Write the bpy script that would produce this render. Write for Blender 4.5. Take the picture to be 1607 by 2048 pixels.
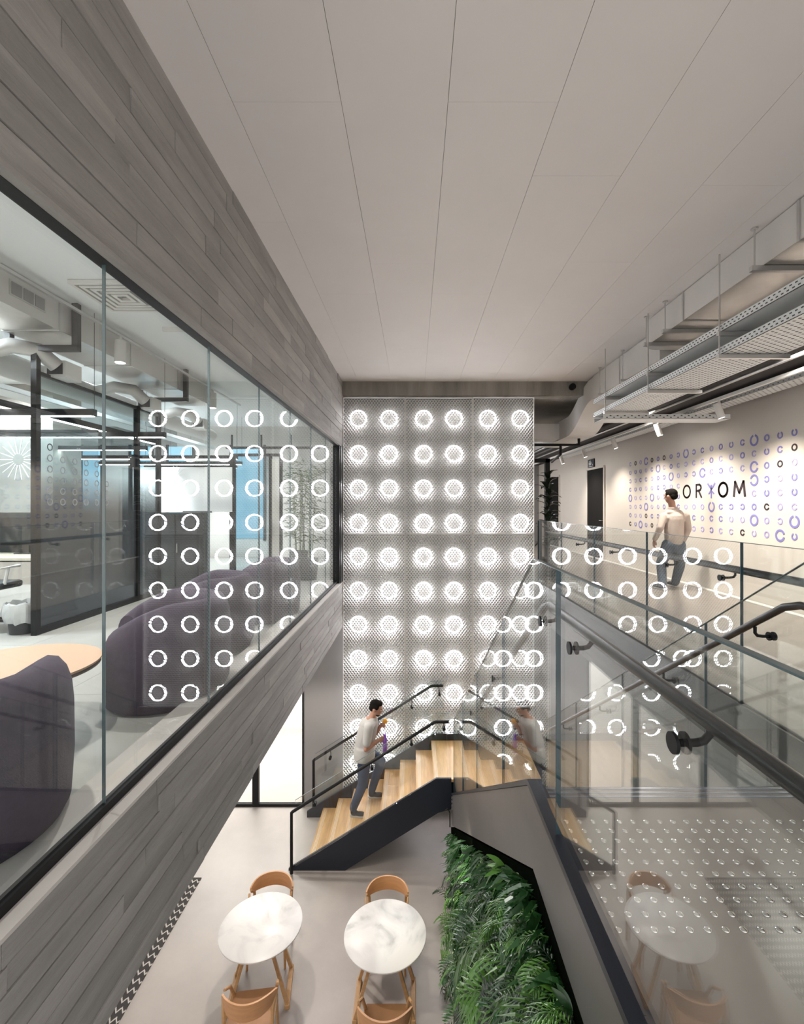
import bpy, bmesh, math, random
from mathutils import Vector, Matrix
random.seed(7)
PI = math.pi
# ------------------------------------------------------------------ clear
for o in list(bpy.data.objects): bpy.data.objects.remove(o, do_unlink=True)
scene = bpy.context.scene
C = scene.collection

# ------------------------------------------------------------------ camera, world, light, exposure
E = 5.30            # eye height above the ground floor
F = 940.0           # focal length in pixels of the 1607 x 2048 frame
CU, CV = 828.0, 1013.0
cam_d = bpy.data.cameras.new('camera'); cam = bpy.data.objects.new('camera', cam_d); C.objects.link(cam)
cam.location = (0, 0, E); cam.rotation_euler = (PI/2, 0, 0)
cam_d.sensor_fit = 'HORIZONTAL'; cam_d.sensor_width = 36.0; cam_d.lens = 36.0*F/1607.0
cam_d.shift_x = -(CU-803.5)/1607.0; cam_d.shift_y = (CV-1024.0)/1607.0
cam_d.clip_start = 0.05; cam_d.clip_end = 100
scene.camera = cam

world = bpy.data.worlds.new('world'); scene.world = world; world.use_nodes = True
bg = world.node_tree.nodes['Background']; bg.inputs[0].default_value = (1.0, 0.975, 0.95, 1); bg.inputs[1].default_value = 1.1

vs = scene.view_settings
vs.view_transform = 'Standard'; vs.look = 'None'; vs.gamma = 1.0; vs.use_curve_mapping = False
vs.exposure = 0.45
try:
    scene.cycles.use_denoising = True
    scene.cycles.max_bounces = 8; scene.cycles.transparent_max_bounces = 24; scene.cycles.use_adaptive_sampling = True; scene.cycles.adaptive_threshold = .035
    scene.cycles.glossy_bounces = 5; scene.cycles.diffuse_bounces = 4
    scene.cycles.sample_clamp_indirect = 6.0
    scene.cycles.caustics_reflective = False; scene.cycles.caustics_refractive = False
except Exception: pass

def spot(name, loc, target, power, size=60, blend=0.4, radius=0.04, col=(1, .93, .84)):
    l = bpy.data.lights.new(name, 'SPOT'); l.energy = power; l.spot_size = math.radians(size); l.spot_blend = blend
    l.shadow_soft_size = radius; l.color = col
    o = bpy.data.objects.new(name, l); C.objects.link(o); o.location = loc
    o.rotation_euler = (Vector(target)-Vector(loc)).to_track_quat('-Z', 'Y').to_euler(); return o
def area(name, loc, target, power, sx, sy, col=(1, .97, .93)):
    l = bpy.data.lights.new(name, 'AREA'); l.energy = power; l.shape = 'RECTANGLE'; l.size = sx; l.size_y = sy; l.color = col
    o = bpy.data.objects.new(name, l); C.objects.link(o); o.location = loc
    o.rotation_euler = (Vector(target)-Vector(loc)).to_track_quat('-Z', 'Y').to_euler(); return o

# main levels and planes (metres)
FL = 3.94           # upper floor
CEIL = E+2.16
XL = -1.24          # concrete face on the left
XG = -1.32          # office glazing
X0 = 0.54           # near glass balustrade beside the stair opening
XS = 1.86           # far side of the upper flight
XR = 2.22           # corridor balustrade
XW = 4.85           # mural wall
DB = 8.20           # luminous mesh wall

# lamps the place has: soffit downlights over the cafe tables, cove of the room behind the shopfront, lounge ceiling lamps; office and corridor fill spots are added
for yy, pw in ((3.5, 45), (5.25, 62), (6.9, 85)):
    spot('soffit_downlight_light', (-1.75, yy, 3.16), (-1.6, yy-.05, 0), pw, 120, .5, .05)
area('shop_room_light', (-3.4, 9.9, 2.9), (-3.4, 9.9, 0), 190, 3.0, 1.6)
for xx in (-5.0, -6.6, -8.0):
    for yy_ in (4.4, 7.4, 10.6): spot('office_fill_light', (xx, yy_, E+2.10), (xx, yy_, 0), 175, 165, .6, .05, (.90, .96, 1))  # added fill spots without fixtures, brighten the office
for yy_ in (2.2, 3.9, 5.6, 7.3, 10.2): spot('lounge_downlight_light', (-2.15, yy_, E+2.12), (-2.15, yy_, 0), 150, 150, .6, .035, (1, .95, .88))
area('corridor_light', (2.9, 13.0, E+1.9), (3.4, 13, 0), 110, 1.2, 5.0)
spot('corridor_fill_light', (3.7, 4.6, E+1.55), (3.9, 4.9, FL), 150, 150, .8, .05, (1, .94, .86))  # added fill spot without a fixture, brightens corridor and mural wall
spot('corridor_fill_light', (3.7, 7.6, E+1.55), (3.9, 7.9, FL), 150, 150, .8, .05, (1, .94, .86))  # second added fill spot, further along the corridor

def P(u, v, d): return Vector(((u-CU)*d/F, d, E-(v-CV)*d/F))

# ------------------------------------------------------------------ materials
MATS = {}
def nodes_of(m): m.use_nodes = True; return m.node_tree.nodes, m.node_tree.links
def mat(name, col, rough=.5, metal=0., var=0., scale=3., stretch=(1, 1, 1), bump=0., bscale=40., emit=None, est=0., spec=None, rnd=0., coat=0., coords='Object'):
    if name in MATS: return MATS[name]
    m = bpy.data.materials.new(name); N, L = nodes_of(m); b = N['Principled BSDF']
    b.inputs['Base Color'].default_value = (*col, 1); b.inputs['Roughness'].default_value = rough; b.inputs['Metallic'].default_value = metal
    if spec is not None: b.inputs['Specular IOR Level'].default_value = spec
    if coat: b.inputs['Coat Weight'].default_value = coat
    if emit: b.inputs['Emission Color'].default_value = (*emit, 1); b.inputs['Emission Strength'].default_value = est
    tc = N.new('ShaderNodeTexCoord'); mp = N.new('ShaderNodeMapping'); mp.inputs['Scale'].default_value = stretch
    L.new(tc.outputs[coords], mp.inputs[0])
    if rnd or var:
        oi = N.new('ShaderNodeObjectInfo')
        ad = N.new('ShaderNodeVectorMath'); ad.operation = 'ADD'
        sc = N.new('ShaderNodeVectorMath'); sc.operation = 'SCALE'; sc.inputs['Scale'].default_value = 17.0 if rnd else 0.0
        cb = N.new('ShaderNodeCombineXYZ')
        for k in range(3): L.new(oi.outputs['Random'], cb.inputs[k])
        L.new(cb.outputs[0], sc.inputs[0]); L.new(mp.outputs[0], ad.inputs[0]); L.new(sc.outputs[0], ad.inputs[1])
        nz = N.new('ShaderNodeTexNoise'); nz.inputs['Scale'].default_value = scale; nz.inputs['Detail'].default_value = 8; nz.inputs['Roughness'].default_value = .62
        L.new(ad.outputs[0], nz.inputs['Vector'])
        mr = N.new('ShaderNodeMapRange'); mr.inputs['From Min'].default_value = .25; mr.inputs['From Max'].default_value = .75
        mr.inputs['To Min'].default_value = 1-var; mr.inputs['To Max'].default_value = 1+var
        L.new(nz.outputs['Fac'], mr.inputs['Value'])
        val = mr.outputs[0]
        if rnd:
            m2 = N.new('ShaderNodeMapRange'); m2.inputs['To Min'].default_value = 1-rnd; m2.inputs['To Max'].default_value = 1+rnd
            L.new(oi.outputs['Random'], m2.inputs['Value'])
            mm = N.new('ShaderNodeMath'); mm.operation = 'MULTIPLY'; L.new(val, mm.inputs[0]); L.new(m2.outputs[0], mm.inputs[1]); val = mm.outputs[0]
        vm = N.new('ShaderNodeVectorMath'); vm.operation = 'SCALE'; vm.inputs[0].default_value = col; L.new(val, vm.inputs['Scale'])
        L.new(vm.outputs[0], b.inputs['Base Color'])
    if bump:
        n2 = N.new('ShaderNodeTexNoise'); n2.inputs['Scale'].default_value = bscale; n2.inputs['Detail'].default_value = 6
        L.new(mp.outputs[0], n2.inputs['Vector'])
        bp = N.new('ShaderNodeBump'); bp.inputs['Strength'].default_value = bump; bp.inputs['Distance'].default_value = .02
        L.new(n2.outputs['Fac'], bp.inputs['Height']); L.new(bp.outputs[0], b.inputs['Normal'])
    MATS[name] = m; return m
def glass(name, tint=(.93, .97, .96), f0=.045, rough=0., power=5.0):
    m = bpy.data.materials.new(name); N, L = nodes_of(m); N.remove(N['Principled BSDF']); out = N['Material Output']
    tr = N.new('ShaderNodeBsdfTransparent'); tr.inputs[0].default_value = (*tint, 1)
    gl = N.new('ShaderNodeBsdfGlossy'); gl.inputs['Roughness'].default_value = rough; gl.inputs[0].default_value = (1, 1, 1, 1)
    lw = N.new('ShaderNodeLayerWeight'); lw.inputs[0].default_value = .5
    pw = N.new('ShaderNodeMath'); pw.operation = 'POWER'; pw.inputs[1].default_value = power; L.new(lw.outputs['Facing'], pw.inputs[0])
    mr = N.new('ShaderNodeMapRange'); mr.inputs['To Min'].default_value = f0; mr.inputs['To Max'].default_value = 1; L.new(pw.outputs[0], mr.inputs['Value'])
    mx = N.new('ShaderNodeMixShader'); L.new(mr.outputs[0], mx.inputs[0]); L.new(tr.outputs[0], mx.inputs[1]); L.new(gl.outputs[0], mx.inputs[2])
    L.new(mx.outputs[0], out.inputs[0]); MATS[name] = m; return m
def emis(name, col, st):
    m = bpy.data.materials.new(name); N, L = nodes_of(m); N.remove(N['Principled BSDF'])
    e = N.new('ShaderNodeEmission'); e.inputs[0].default_value = (*col, 1); e.inputs[1].default_value = st
    L.new(e.outputs[0], N['Material Output'].inputs[0]); MATS[name] = m; return m
def film(name):          # printed film on a pane: clear above, charcoal below
    m = bpy.data.materials.new(name); N, L = nodes_of(m); b = N['Principled BSDF']; out = N['Material Output']
    b.inputs['Base Color'].default_value = (.05, .056, .066, 1); b.inputs['Roughness'].default_value = .12
    tr = N.new('ShaderNodeBsdfTransparent'); tr.inputs[0].default_value = (.9, .95, .96, 1)
    tc = N.new('ShaderNodeTexCoord'); sp = N.new('ShaderNodeSeparateXYZ'); L.new(tc.outputs['Object'], sp.inputs[0])
    mr = N.new('ShaderNodeMapRange'); mr.inputs['From Min'].default_value = 1.25; mr.inputs['From Max'].default_value = 1.75
    mr.inputs['To Min'].default_value = .84; mr.inputs['To Max'].default_value = .06; L.new(sp.outputs['Z'], mr.inputs['Value'])
    mx = N.new('ShaderNodeMixShader'); L.new(mr.outputs[0], mx.inputs[0]); L.new(tr.outputs[0], mx.inputs[1]); L.new(b.outputs[0], mx.inputs[2])
    L.new(mx.outputs[0], out.inputs[0]); MATS[name] = m; return m
def marble(name):
    m = bpy.data.materials.new(name); N, L = nodes_of(m); b = N['Principled BSDF']; b.inputs['Roughness'].default_value = .35
    tc = N.new('ShaderNodeTexCoord'); oi = N.new('ShaderNodeObjectInfo'); ad = N.new('ShaderNodeVectorMath'); ad.operation = 'ADD'
    L.new(tc.outputs['Object'], ad.inputs[0]); sc = N.new('ShaderNodeVectorMath'); sc.operation = 'SCALE'; sc.inputs['Scale'].default_value = 9
    L.new(oi.outputs['Location'], sc.inputs[0]); L.new(sc.outputs[0], ad.inputs[1])
    n = N.new('ShaderNodeTexNoise'); n.inputs['Scale'].default_value = 2.2; n.inputs['Detail'].default_value = 9; n.inputs['Distortion'].default_value = 1.6
    L.new(ad.outputs[0], n.inputs['Vector'])
    r = N.new('ShaderNodeValToRGB'); e = r.color_ramp.elements
    e[0].position = .28; e[0].color = (.36, .355, .35, 1); e[1].position = .56; e[1].color = (.70, .68, .665, 1)
    x = r.color_ramp.elements.new(.42); x.color = (.60, .585, .575, 1)
    L.new(n.outputs['Fac'], r.inputs[0]); L.new(r.outputs[0], b.inputs['Base Color']); MATS[name] = m; return m
def rugmat(name):
    m = bpy.data.materials.new(name); N, L = nodes_of(m); b = N['Principled BSDF']; b.inputs['Roughness'].default_value = .95
    tc = N.new('ShaderNodeTexCoord'); sp = N.new('ShaderNodeSeparateXYZ'); L.new(tc.outputs['Object'], sp.inputs[0])
    def M(op, a, bb=None):
        q = N.new('ShaderNodeMath'); q.operation = op
        for i, s in enumerate((a, bb)):
            if s is None: continue
            if isinstance(s, (int, float)): q.inputs[i].default_value = s
            else: L.new(s, q.inputs[i])
        return q.outputs[0]
    zig = M('PINGPONG', M('MULTIPLY', sp.outputs['X'], 14.0), .5)
    ln = M('FRACT', M('ADD', M('MULTIPLY', sp.outputs['Y'], 10.0), zig))
    nz = N.new('ShaderNodeTexNoise'); nz.inputs['Scale'].default_value = 24; L.new(tc.outputs['Object'], nz.inputs['Vector'])
    t = M('LESS_THAN', M('ADD', ln, M('MULTIPLY', nz.outputs['Fac'], .25)), .36)
    mx = N.new('ShaderNodeMix'); mx.data_type = 'RGBA'; L.new(t, mx.inputs[0]); mx.inputs[6].default_value = (.045, .04, .038, 1); mx.inputs[7].default_value = (.5, .47, .44, 1)
    L.new(mx.outputs[2], b.inputs['Base Color']); MATS[name] = m; return m

M_conc = mat('board_concrete', (.30, .285, .27),   .8, var=.32, scale=2.6, stretch=(1, .35, 2.2), bump=.5, bscale=22, rnd=.10)
M_core = mat('concrete_core', (.17, .16, .15), .9, var=.2, scale=3)
M_beam = mat('stained_concrete', (.24, .225, .20), .85, var=.45, scale=1.6, stretch=(2.2, 1, .35), bump=.3, bscale=15)
M_floor = mat('ground_screed', (.43, .385, .36), .42, var=.14, scale=1.1, bump=.05, bscale=6)
M_floor2 = mat('office_tile', (.46, .455, .43), .38, var=.09, scale=1.5, bump=.04, bscale=8)
M_floor3 = mat('corridor_vinyl', (.285, .252, .228), .25, var=.15, scale=2.2, stretch=(1, .25, 1))
M_ceil = mat('ceiling_board', (.76, .725, .70), .9, var=.03, scale=1.2)
M_ceilgap = mat('ceiling_joint', (.30, .285, .275), .9)
M_white = mat('white_paint', (.74, .72, .69), .7)
M_wall = mat('mural_wall_paint', (.70, .645, .59), .8, var=.03, scale=1)
M_grey = mat('grey_plaster', (.33, .32, .315), .7, var=.05, scale=1.2)
M_darkwall = mat('dark_ceiling_paint', (.045, .042, .042), .8)
M_black = mat('black_steel', (.008, .008, .009), .5, spec=.25)
M_char = mat('charcoal_frame', (.03, .031, .033), .45)
M_string = mat('dark_steel_plate', (.17, .155, .148), .38, metal=.35, var=.10, scale=2)
M_navy = mat('navy_steel_edge', (.018, .022, .034), .35, metal=.3)
M_rail = mat('gunmetal_handrail', (.032, .031, .031), .30, metal=.35)
M_oak = mat('oak_tread', (.64, .395, .175), .42, var=.22, scale=4, stretch=(6, .6, 6), rnd=.10)
M_oakr = mat('oak_riser', (.58, .35, .155), .45, var=.2, scale=4, stretch=(6, .6, 6), rnd=.08)
M_chairw = mat('oak_chair_frame', (.50, .285, .125), .4, var=.18, scale=6, stretch=(1, 1, 5))
M_ply = mat('bent_ply_back', (.56, .285, .13), .42, var=.12, scale=5, stretch=(1, 1, 8))
M_seat = mat('tan_seat', (.36, .185, .085), .5, var=.12, scale=7)
M_marble = marble('white_marble')
M_fab = mat('aubergine_fabric', (.075, .056, .086), .95, var=.15, scale=30, bump=.15, bscale=180)
M_fab2 = mat('aubergine_fabric_light', (.105, .082, .115), .95, var=.15, scale=30, bump=.15, bscale=180)
M_ttop = mat('peach_table_top', (.66, .42, .27), .5)
M_galv = mat('galvanised_steel', (.62, .61, .595), .33, metal=.75, var=.10, scale=2)
M_duct = mat('painted_duct', (.70, .68, .655), .5, metal=.15, var=.06, scale=1.5)
M_ductu = mat('duct_foil', (.72, .69, .65), .28, metal=.9, var=.12, scale=2.5, bump=.12, bscale=6)
M_tray = mat('white_tray', (.78, .80, .80), .45, metal=.2)
M_hole = mat('tray_slot', (.06, .06, .065), .8)
M_mesh = mat('white_expanded_metal', (.74, .725, .69), .45, metal=.15)
M_back = mat('screen_backing', (.125, .122, .115), .8)
M_ring = emis('led_ring_light', (.97, .96, 1.0), 72.0); M_ringb = emis('led_ring_glow', (.97, .96, 1.0), 12.0)
M_led = emis('led_strip', (1, .97, .93), 20.0)
M_lamp = emis('lamp_disc', (1, .95, .86), 14.0)
M_win = emis('daylight_blue', (.34, .62, .78), 1.15)
M_glass = glass('clear_glass', (.965, .98, .975), .05)
M_glassL = glass('office_glass', (.95, .975, .975), .05)
M_gedge = mat('glass_edge', (.035, .085, .11), .15)
M_gedgeL = mat('pale_glass_edge', (.12, .165, .175), .2)
M_film = film('gradient_film')
M_frost = glass('frosted_panel', (.80, .86, .88), .06, .25)
M_door = mat('door_black', (.010, .009, .009), .75, spec=.15)
M_blue = mat('mural_violet', (.235, .225, .545), .7)
M_blue2 = mat('mural_pale_violet', (.40, .37, .70), .7)
M_ink = mat('mural_ink', (.035, .022, .03), .7)
M_sign = mat('sign_navy', (.015, .018, .035), .5)
M_signw = mat('sign_white', (.8, .8, .8), .6)
M_rug = rugmat('zigzag_rug')
M_soil = mat('plant_panel', (.003, .004, .0025), 1.0, spec=0.0)
M_leafs = [mat('leaf_deep', (.022, .075, .020), .24, rnd=.45, var=.25, scale=9), mat('leaf_mid', (.062, .155, .022), .25, rnd=.4, var=.25, scale=9), mat('leaf_dull', (.028, .050, .024), .35, rnd=.4, var=.25, scale=9)]
M_skin = mat('skin', (.42, .22, .15), .55)
M_hair = mat('dark_hair', (.010, .008, .007), .9, bump=.5, bscale=90, spec=.1)
M_tee = mat('grey_tee', (.48, .47, .45), .9, var=.06, scale=8)
M_sweat = mat('beige_sweater', (.50, .42, .37), .95, var=.05, scale=10, bump=.2, bscale=150)
M_jean = mat('blue_jeans', (.034, .052, .10), .85, var=.25, scale=9)
M_jean2 = mat('slate_jeans', (.085, .105, .135), .85, var=.2, scale=9)
M_shoe = mat('shoe_dark', (.018, .016, .018), .7)
M_sole = mat('shoe_sole', (.45, .43, .40), .7)
M_purple = mat('purple_bottle', (.25, .08, .50), .2, coat=.5)
M_orange = mat('orange_fruit', (.80, .36, .02), .5)
M_bag = glass('clear_bag', (.75, .78, .78), .22, .25, 2.0)
M_stud = mat('steel_stud', (.75, .74, .72), .12, metal=1.0)
M_strip = mat('aluminium_nosing', (.55, .62, .72), .2, metal=.9)
M_bamboo = mat('bamboo_leaf', (.10, .14, .055), .6, rnd=.3, var=.2)

# ------------------------------------------------------------------ mesh helpers
class MB:
    def __init__(s): s.v = []; s.f = []; s.m = []; s.mi = 0
    def add(s, vs, fs):
        n = len(s.v); s.v += [tuple(p) for p in vs]; s.f += [tuple(i+n for i in f) for f in fs]; s.m += [s.mi]*len(fs); return s
    def box(s, x0, x1, y0, y1, z0, z1):
        return s.add([(x0,y0,z0),(x1,y0,z0),(x1,y1,z0),(x0,y1,z0),(x0,y0,z1),(x1,y0,z1),(x1,y1,z1),(x0,y1,z1)],
                     [(0,3,2,1),(4,5,6,7),(0,1,5,4),(1,2,6,5),(2,3,7,6),(3,0,4,7)])
    def prism(s, poly, axis, a, b):      # poly: 2d list, extruded along axis from a to b; axis x->(y,z) y->(x,z) z->(x,y)
        def q(p, t): return {'x': (t, p[0], p[1]), 'y': (p[0], t, p[1]), 'z': (p[0], p[1], t)}[axis]
        n = len(poly); vs = [q(p, a) for p in poly]+[q(p, b) for p in poly]
        return s.add(vs, [tuple(range(n))[::-1], tuple(range(n, 2*n))]+[(i, (i+1) % n, n+(i+1) % n, n+i) for i in range(n)])
    def tube(s, pts, r, n=10, cap=True, sy=1.0):
        pts = [Vector(p) for p in pts]; rs = r if isinstance(r, (list, tuple)) else [r]*len(pts)
        vs = []; fs = []; up = None
        for i, p in enumerate(pts):
            if i == 0: t = pts[1]-p
            elif i == len(pts)-1: t = p-pts[i-1]
            else: t = (pts[i+1]-p).normalized()+(p-pts[i-1]).normalized()
            t = t.normalized() if t.length > 1e-9 else Vector((0, 0, 1))
            if up is None: up = Vector((0, 0, 1)) if abs(t.z) < .9 else Vector((0, 1, 0))
            a = t.cross(up)
            if a.length < 1e-4: a = t.orthogonal()
            a.normalize(); b = a.cross(t).normalized(); up = b
            for k in range(n):
                w = 2*PI*(k+.5)/n; vs.append(p+a*math.cos(w)*rs[i]+b*math.sin(w)*rs[i]*sy)
        for i in range(len(pts)-1):
            for k in range(n): fs.append((i*n+k, i*n+(k+1) % n, (i+1)*n+(k+1) % n, (i+1)*n+k))
        if cap: fs.append(tuple(range(n))[::-1]); m = (len(pts)-1)*n; fs.append(tuple(m+k for k in range(n)))
        return s.add(vs, fs)
    def cyl(s, c, r, h, axis='z', n=20, r2=None):
        c = Vector(c); d = {'x': Vector((1,0,0)), 'y': Vector((0,1,0)), 'z': Vector((0,0,1))}[axis]
        return s.tube([c, c+d*h], [r, r if r2 is None else r2], n)
    def lathe(s, prof, c=(0,0,0), n=24, sx=1., sy=1., cap=True):
        vs = []; fs = []
        for (r, z) in prof:
            for k in range(n): w = 2*PI*k/n; vs.append((c[0]+r*sx*math.cos(w), c[1]+r*sy*math.sin(w), c[2]+z))
        for i in range(len(prof)-1):
            for k in range(n): fs.append((i*n+k, i*n+(k+1) % n, (i+1)*n+(k+1) % n, (i+1)*n+k))
        if cap: fs.append(tuple(range(n))[::-1]); m = (len(prof)-1)*n; fs.append(tuple(m+k for k in range(n)))
        return s.add(vs, fs)
    def ell(s, c, rx, ry, rz, rot=None, nu=16, nv=10):
        vs = []; fs = []; c = Vector(c)
        for i in range(nv+1):
            t = PI*i/nv
            for k in range(nu):
                w = 2*PI*k/nu; p = Vector((rx*math.sin(t)*math.cos(w), ry*math.sin(t)*math.sin(w), -rz*math.cos(t)))
                if i in (0, nv): p = Vector((0, 0, -rz if i == 0 else rz))+Vector((math.cos(w), math.sin(w), 0))*1e-4
                if rot is not None: p = rot @ p
                vs.append(c+p)
        for i in range(nv):
            for k in range(nu): fs.append((i*nu+k, i*nu+(k+1) % nu, (i+1)*nu+(k+1) % nu, (i+1)*nu+k))
        fs.append(tuple(range(nu))[::-1]); fs.append(tuple(nv*nu+k for k in range(nu)))
        return s.add(vs, fs)
    def torus(s, c, R, r, axis='y', n=36, m=8):
        vs = []; fs = []
        for i in range(n):
            a = 2*PI*i/n
            for k in range(m):
                b = 2*PI*k/m; q = R+r*math.cos(b); p = (q*math.cos(a), q*math.sin(a), r*math.sin(b))
                p = (p[0], p[2], p[1]) if axis == 'y' else ((p[2], p[0], p[1]) if axis == 'x' else p)
                vs.append((c[0]+p[0], c[1]+p[1], c[2]+p[2]))
        for i in range(n):
            for k in range(m): fs.append((i*m+k, ((i+1) % n)*m+k, ((i+1) % n)*m+(k+1) % m, i*m+(k+1) % m))
        return s.add(vs, fs)
    def mesh(s, name, mats, smooth=False, off=None):
        me = bpy.data.meshes.new(name); vs = s.v if off is None else [off @ Vector(p) for p in s.v]
        me.from_pydata([tuple(p) for p in vs], [], s.f)
        for q in (mats if isinstance(mats, (list, tuple)) else [mats]): me.materials.append(q)
        me.polygons.foreach_set('material_index', s.m)
        if smooth: me.polygons.foreach_set('use_smooth', [True]*len(me.polygons))
        bm = bmesh.new(); bm.from_mesh(me); bmesh.ops.recalc_face_normals(bm, faces=bm.faces); bm.to_mesh(me); bm.free()
        me.update(); return me
    def build(s, name, mats, parent=None, smooth=False, bevel=0., auto=True, origin=None):
        """vertices are in world space; a child's mesh is moved into its parent's frame"""
        loc = Vector((0, 0, 0))
        if parent is None:
            xs = [p[0] for p in s.v]; ys = [p[1] for p in s.v]; zs = [p[2] for p in s.v]
            loc = Vector(origin) if origin is not None else Vector(((min(xs)+max(xs))/2, (min(ys)+max(ys))/2, min(zs)))
            off = Matrix.Translation(-loc)
        else: off = WM(parent).inverted()
        me = s.mesh(name, mats, smooth, off); o = bpy.data.objects.new(name, me); C.objects.link(o)
        if parent is not None: o.parent = parent
        else: o.location = loc
        if bevel:
            b = o.modifiers.new('bevel', 'BEVEL'); b.width = bevel; b.segments = 2; b.limit_method = 'ANGLE'; b.angle_limit = .6
        if smooth and auto:
            try: me.set_sharp_from_angle(angle=math.radians(45))
            except Exception: pass
        return o
def WM(o):
    m = o.matrix_basis.copy()
    return WM(o.parent) @ m if o.parent else m
def tag(o, label=None, cat=None, group=None, kind=None):
    if label: o['label'] = label
    if cat: o['category'] = cat
    if group: o['group'] = group
    if kind: o['kind'] = kind
    return o
def thing(name, label, cat, loc=(0,0,0), rz=0., group=None):
    o = bpy.data.objects.new(name, None); C.objects.link(o); o.location = loc; o.rotation_euler = (0, 0, rz); o.empty_display_size = .1
    return tag(o, label, cat, group)
def struct(name, mb, m, parent=None, **k):
    o = mb.build(name, m, parent, **k)
    if parent is None: o['kind'] = 'structure'
    return o
def sempty(name, loc):
    o = bpy.data.objects.new(name, None); C.objects.link(o); o.location = loc; o['kind'] = 'structure'; return o
def inst(name, me, parent, mtx):        # share a mesh under a parent; mtx is in world space
    o = bpy.data.objects.new(name, me); C.objects.link(o)
    if parent is not None: o.parent = parent; o.matrix_basis = WM(parent).inverted() @ mtx
    else: o.matrix_basis = mtx
    return o
def copy_tree(o, parent=None):
    c = o.copy(); C.objects.link(c); c.parent = parent
    for ch in list(o.children): copy_tree(ch, c)
    return c
def T(*a): return Matrix.Translation(Vector(a))
def RZ(a): return Matrix.Rotation(a, 4, 'Z')
B = lambda *a: MB().box(*a)

# ================================================================== SETTING
# floors
struct('floor', B(-7.2, 6.0, -1.5, 12.2, -.12, 0), M_floor)
struct('floor_office', B(-9.0, XL-.02, -1.5, 13.5, FL-.70, FL-.04), M_grey)
ft = sempty('floor_office_tiles', (-5, 6, FL-.04))
t_me = MB().box(-.5985, .5985, -.5985, .5985, 0, .04).mesh('tile', M_floor2)
for i in range(7):
    for j in range(13):
        x = XL-.10-.62-i*1.2
        if x > -9: inst('tile', t_me, ft, T(x, -1.4+.6+j*1.2, FL-.04))
# corridor floor round the stair opening
fc = MB(); fc.box(XR, 6.0, -1.5, 18.5, FL-.30, FL); fc.box(X0+.03, XR, -1.5, 2.28, FL-.30, FL); fc.box(XR-.0, 2.95, 8.36, 18.5, FL-.3, FL-.001)
struct('floor_corridor', fc, M_floor3)
struct('floor_skirting_strip', B(XW-.11, XW-.012, .2, 18, FL, FL+.012), M_white)
# left concrete: board marked beam and parapet
def boarded(name, z0, z1, rows, y0, y1):
    core = struct(name, B(XL-.13, XL-.012, y0, y1, z0+.002, z1-.002), M_core)
    h = (z1-z0)/rows; var = []
    for r in range(rows):
        y = y0-random.uniform(0, 1.1)
        while y < y1:
            l = random.choice((.85, 1.1, 1.35, 1.6)); a = max(y, y0); b = min(y+l, y1)
            if b-a > .08:
                dx = random.uniform(-.006, .004)
                m = MB(); e = .0022
                m.add([(XL-.013, a, z0+r*h), (XL-.013, b, z0+r*h), (XL-.013, b, z0+(r+1)*h), (XL-.013, a, z0+(r+1)*h),
                       (XL+dx, a+e, z0+r*h+e*1.3), (XL+dx+random.uniform(-.002, .002), b-e, z0+r*h+e*1.3), (XL+dx+random.uniform(-.003, .003), b-e, z0+(r+1)*h-e*1.3), (XL+dx, a+e, z0+(r+1)*h-e*1.3)],
                      [(0,1,2,3), (4,7,6,5), (0,4,5,1), (1,5,6,2), (2,6,7,3), (3,7,4,0)])
                m.build('board', M_conc, core)
            y += l
    return core
boarded('wall_left', E+1.05, CEIL+.02, 10, -1.3, 8.32)
boarded('wall_left_parapet', E-2.08, E-1.315, 9, -1.3, 8.32)
tr = struct('trim_1', B(XL-.30, XL+.002, -1.3, 8.32, E-1.315, E-1.30), mat('sill_stone', (.56, .525, .50), .7, var=.06))
# office glazing
w1 = sempty('window_1', (XG, 4, E-1.30))
yy = [-1.3, 0., 1.0, 2.0, 3.02, 4.0, 5.0, 6.0, 7.0, 7.93]
for a, b in zip(yy, yy[1:]):
    p = B(XG-.006, XG+.006, a+.002, b-.002, E-1.262, E+1.03).build('pane', [M_glassL], w1)
    if b < 7.9: B(XG-.007, XG+.007, b-.0018, b+.0018, E-1.262, E+1.03).build('pane_joint', M_gedgeL, w1)
B(XG-.022, XG+.018, -1.3, 8.0, E-1.30, E-1.262).build('frame_bottom', M_black, w1)
B(XG-.03, XL-.045, -1.3, 8.0, E+1.028, E+1.052).build('frame_top', M_black, w1)
struct('trim_4', B(XL-.045, XL-.004, -1.3, 8.0, E+1.030, E+1.052), M_conc)
B(XG-.05, XG+.06, 7.93, 8.0, E-1.30, E+1.05).build('frame_side', M_black, w1)
struct('wall_left_return', B(XL-.13, XL-.005, 8.0, 8.34, E-1.30, E+1.05), M_char)
# ceiling of the atrium: plasterboard panels on a backing
ce = struct('ceiling', B(-1.66, 6.0, -1.5, 8.40, CEIL+.012, CEIL+.12), M_ceilgap)
xs = [-1.26, -.97, -.39, .18, .77, 1.35, 1.93, 2.51, 3.09, 3.67]
offs = [1.31, 2.51-2.26, 4.18-2.26*2, 2.51-2.26, 3.07-2.26, 1.9-2.26, .9, .3, 1.2]
for i in range(len(xs)-1):
    y = offs[i]-2.26
    while y < 8.4:
        a, b = max(y, -1.4), min(y+2.26, 8.38)
        if b-a > .1: B(xs[i]+.0012, xs[i+1]-.0012, a+.0008, b-.0008, CEIL, CEIL+.012).build('panel', M_ceil, ce)
        y += 2.26
struct('ceiling_corridor', B(3.45, 5.0, -1.5, 18.5, E+1.60, E+2.1), M_darkwall)
struct('ceiling_corridor_far', B(1.9, 3.45, 8.62, 18.5, E+1.95, E+2.1), mat('soffit_concrete', (.20, .185, .165), .85, var=.3, scale=1.4))
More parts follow.
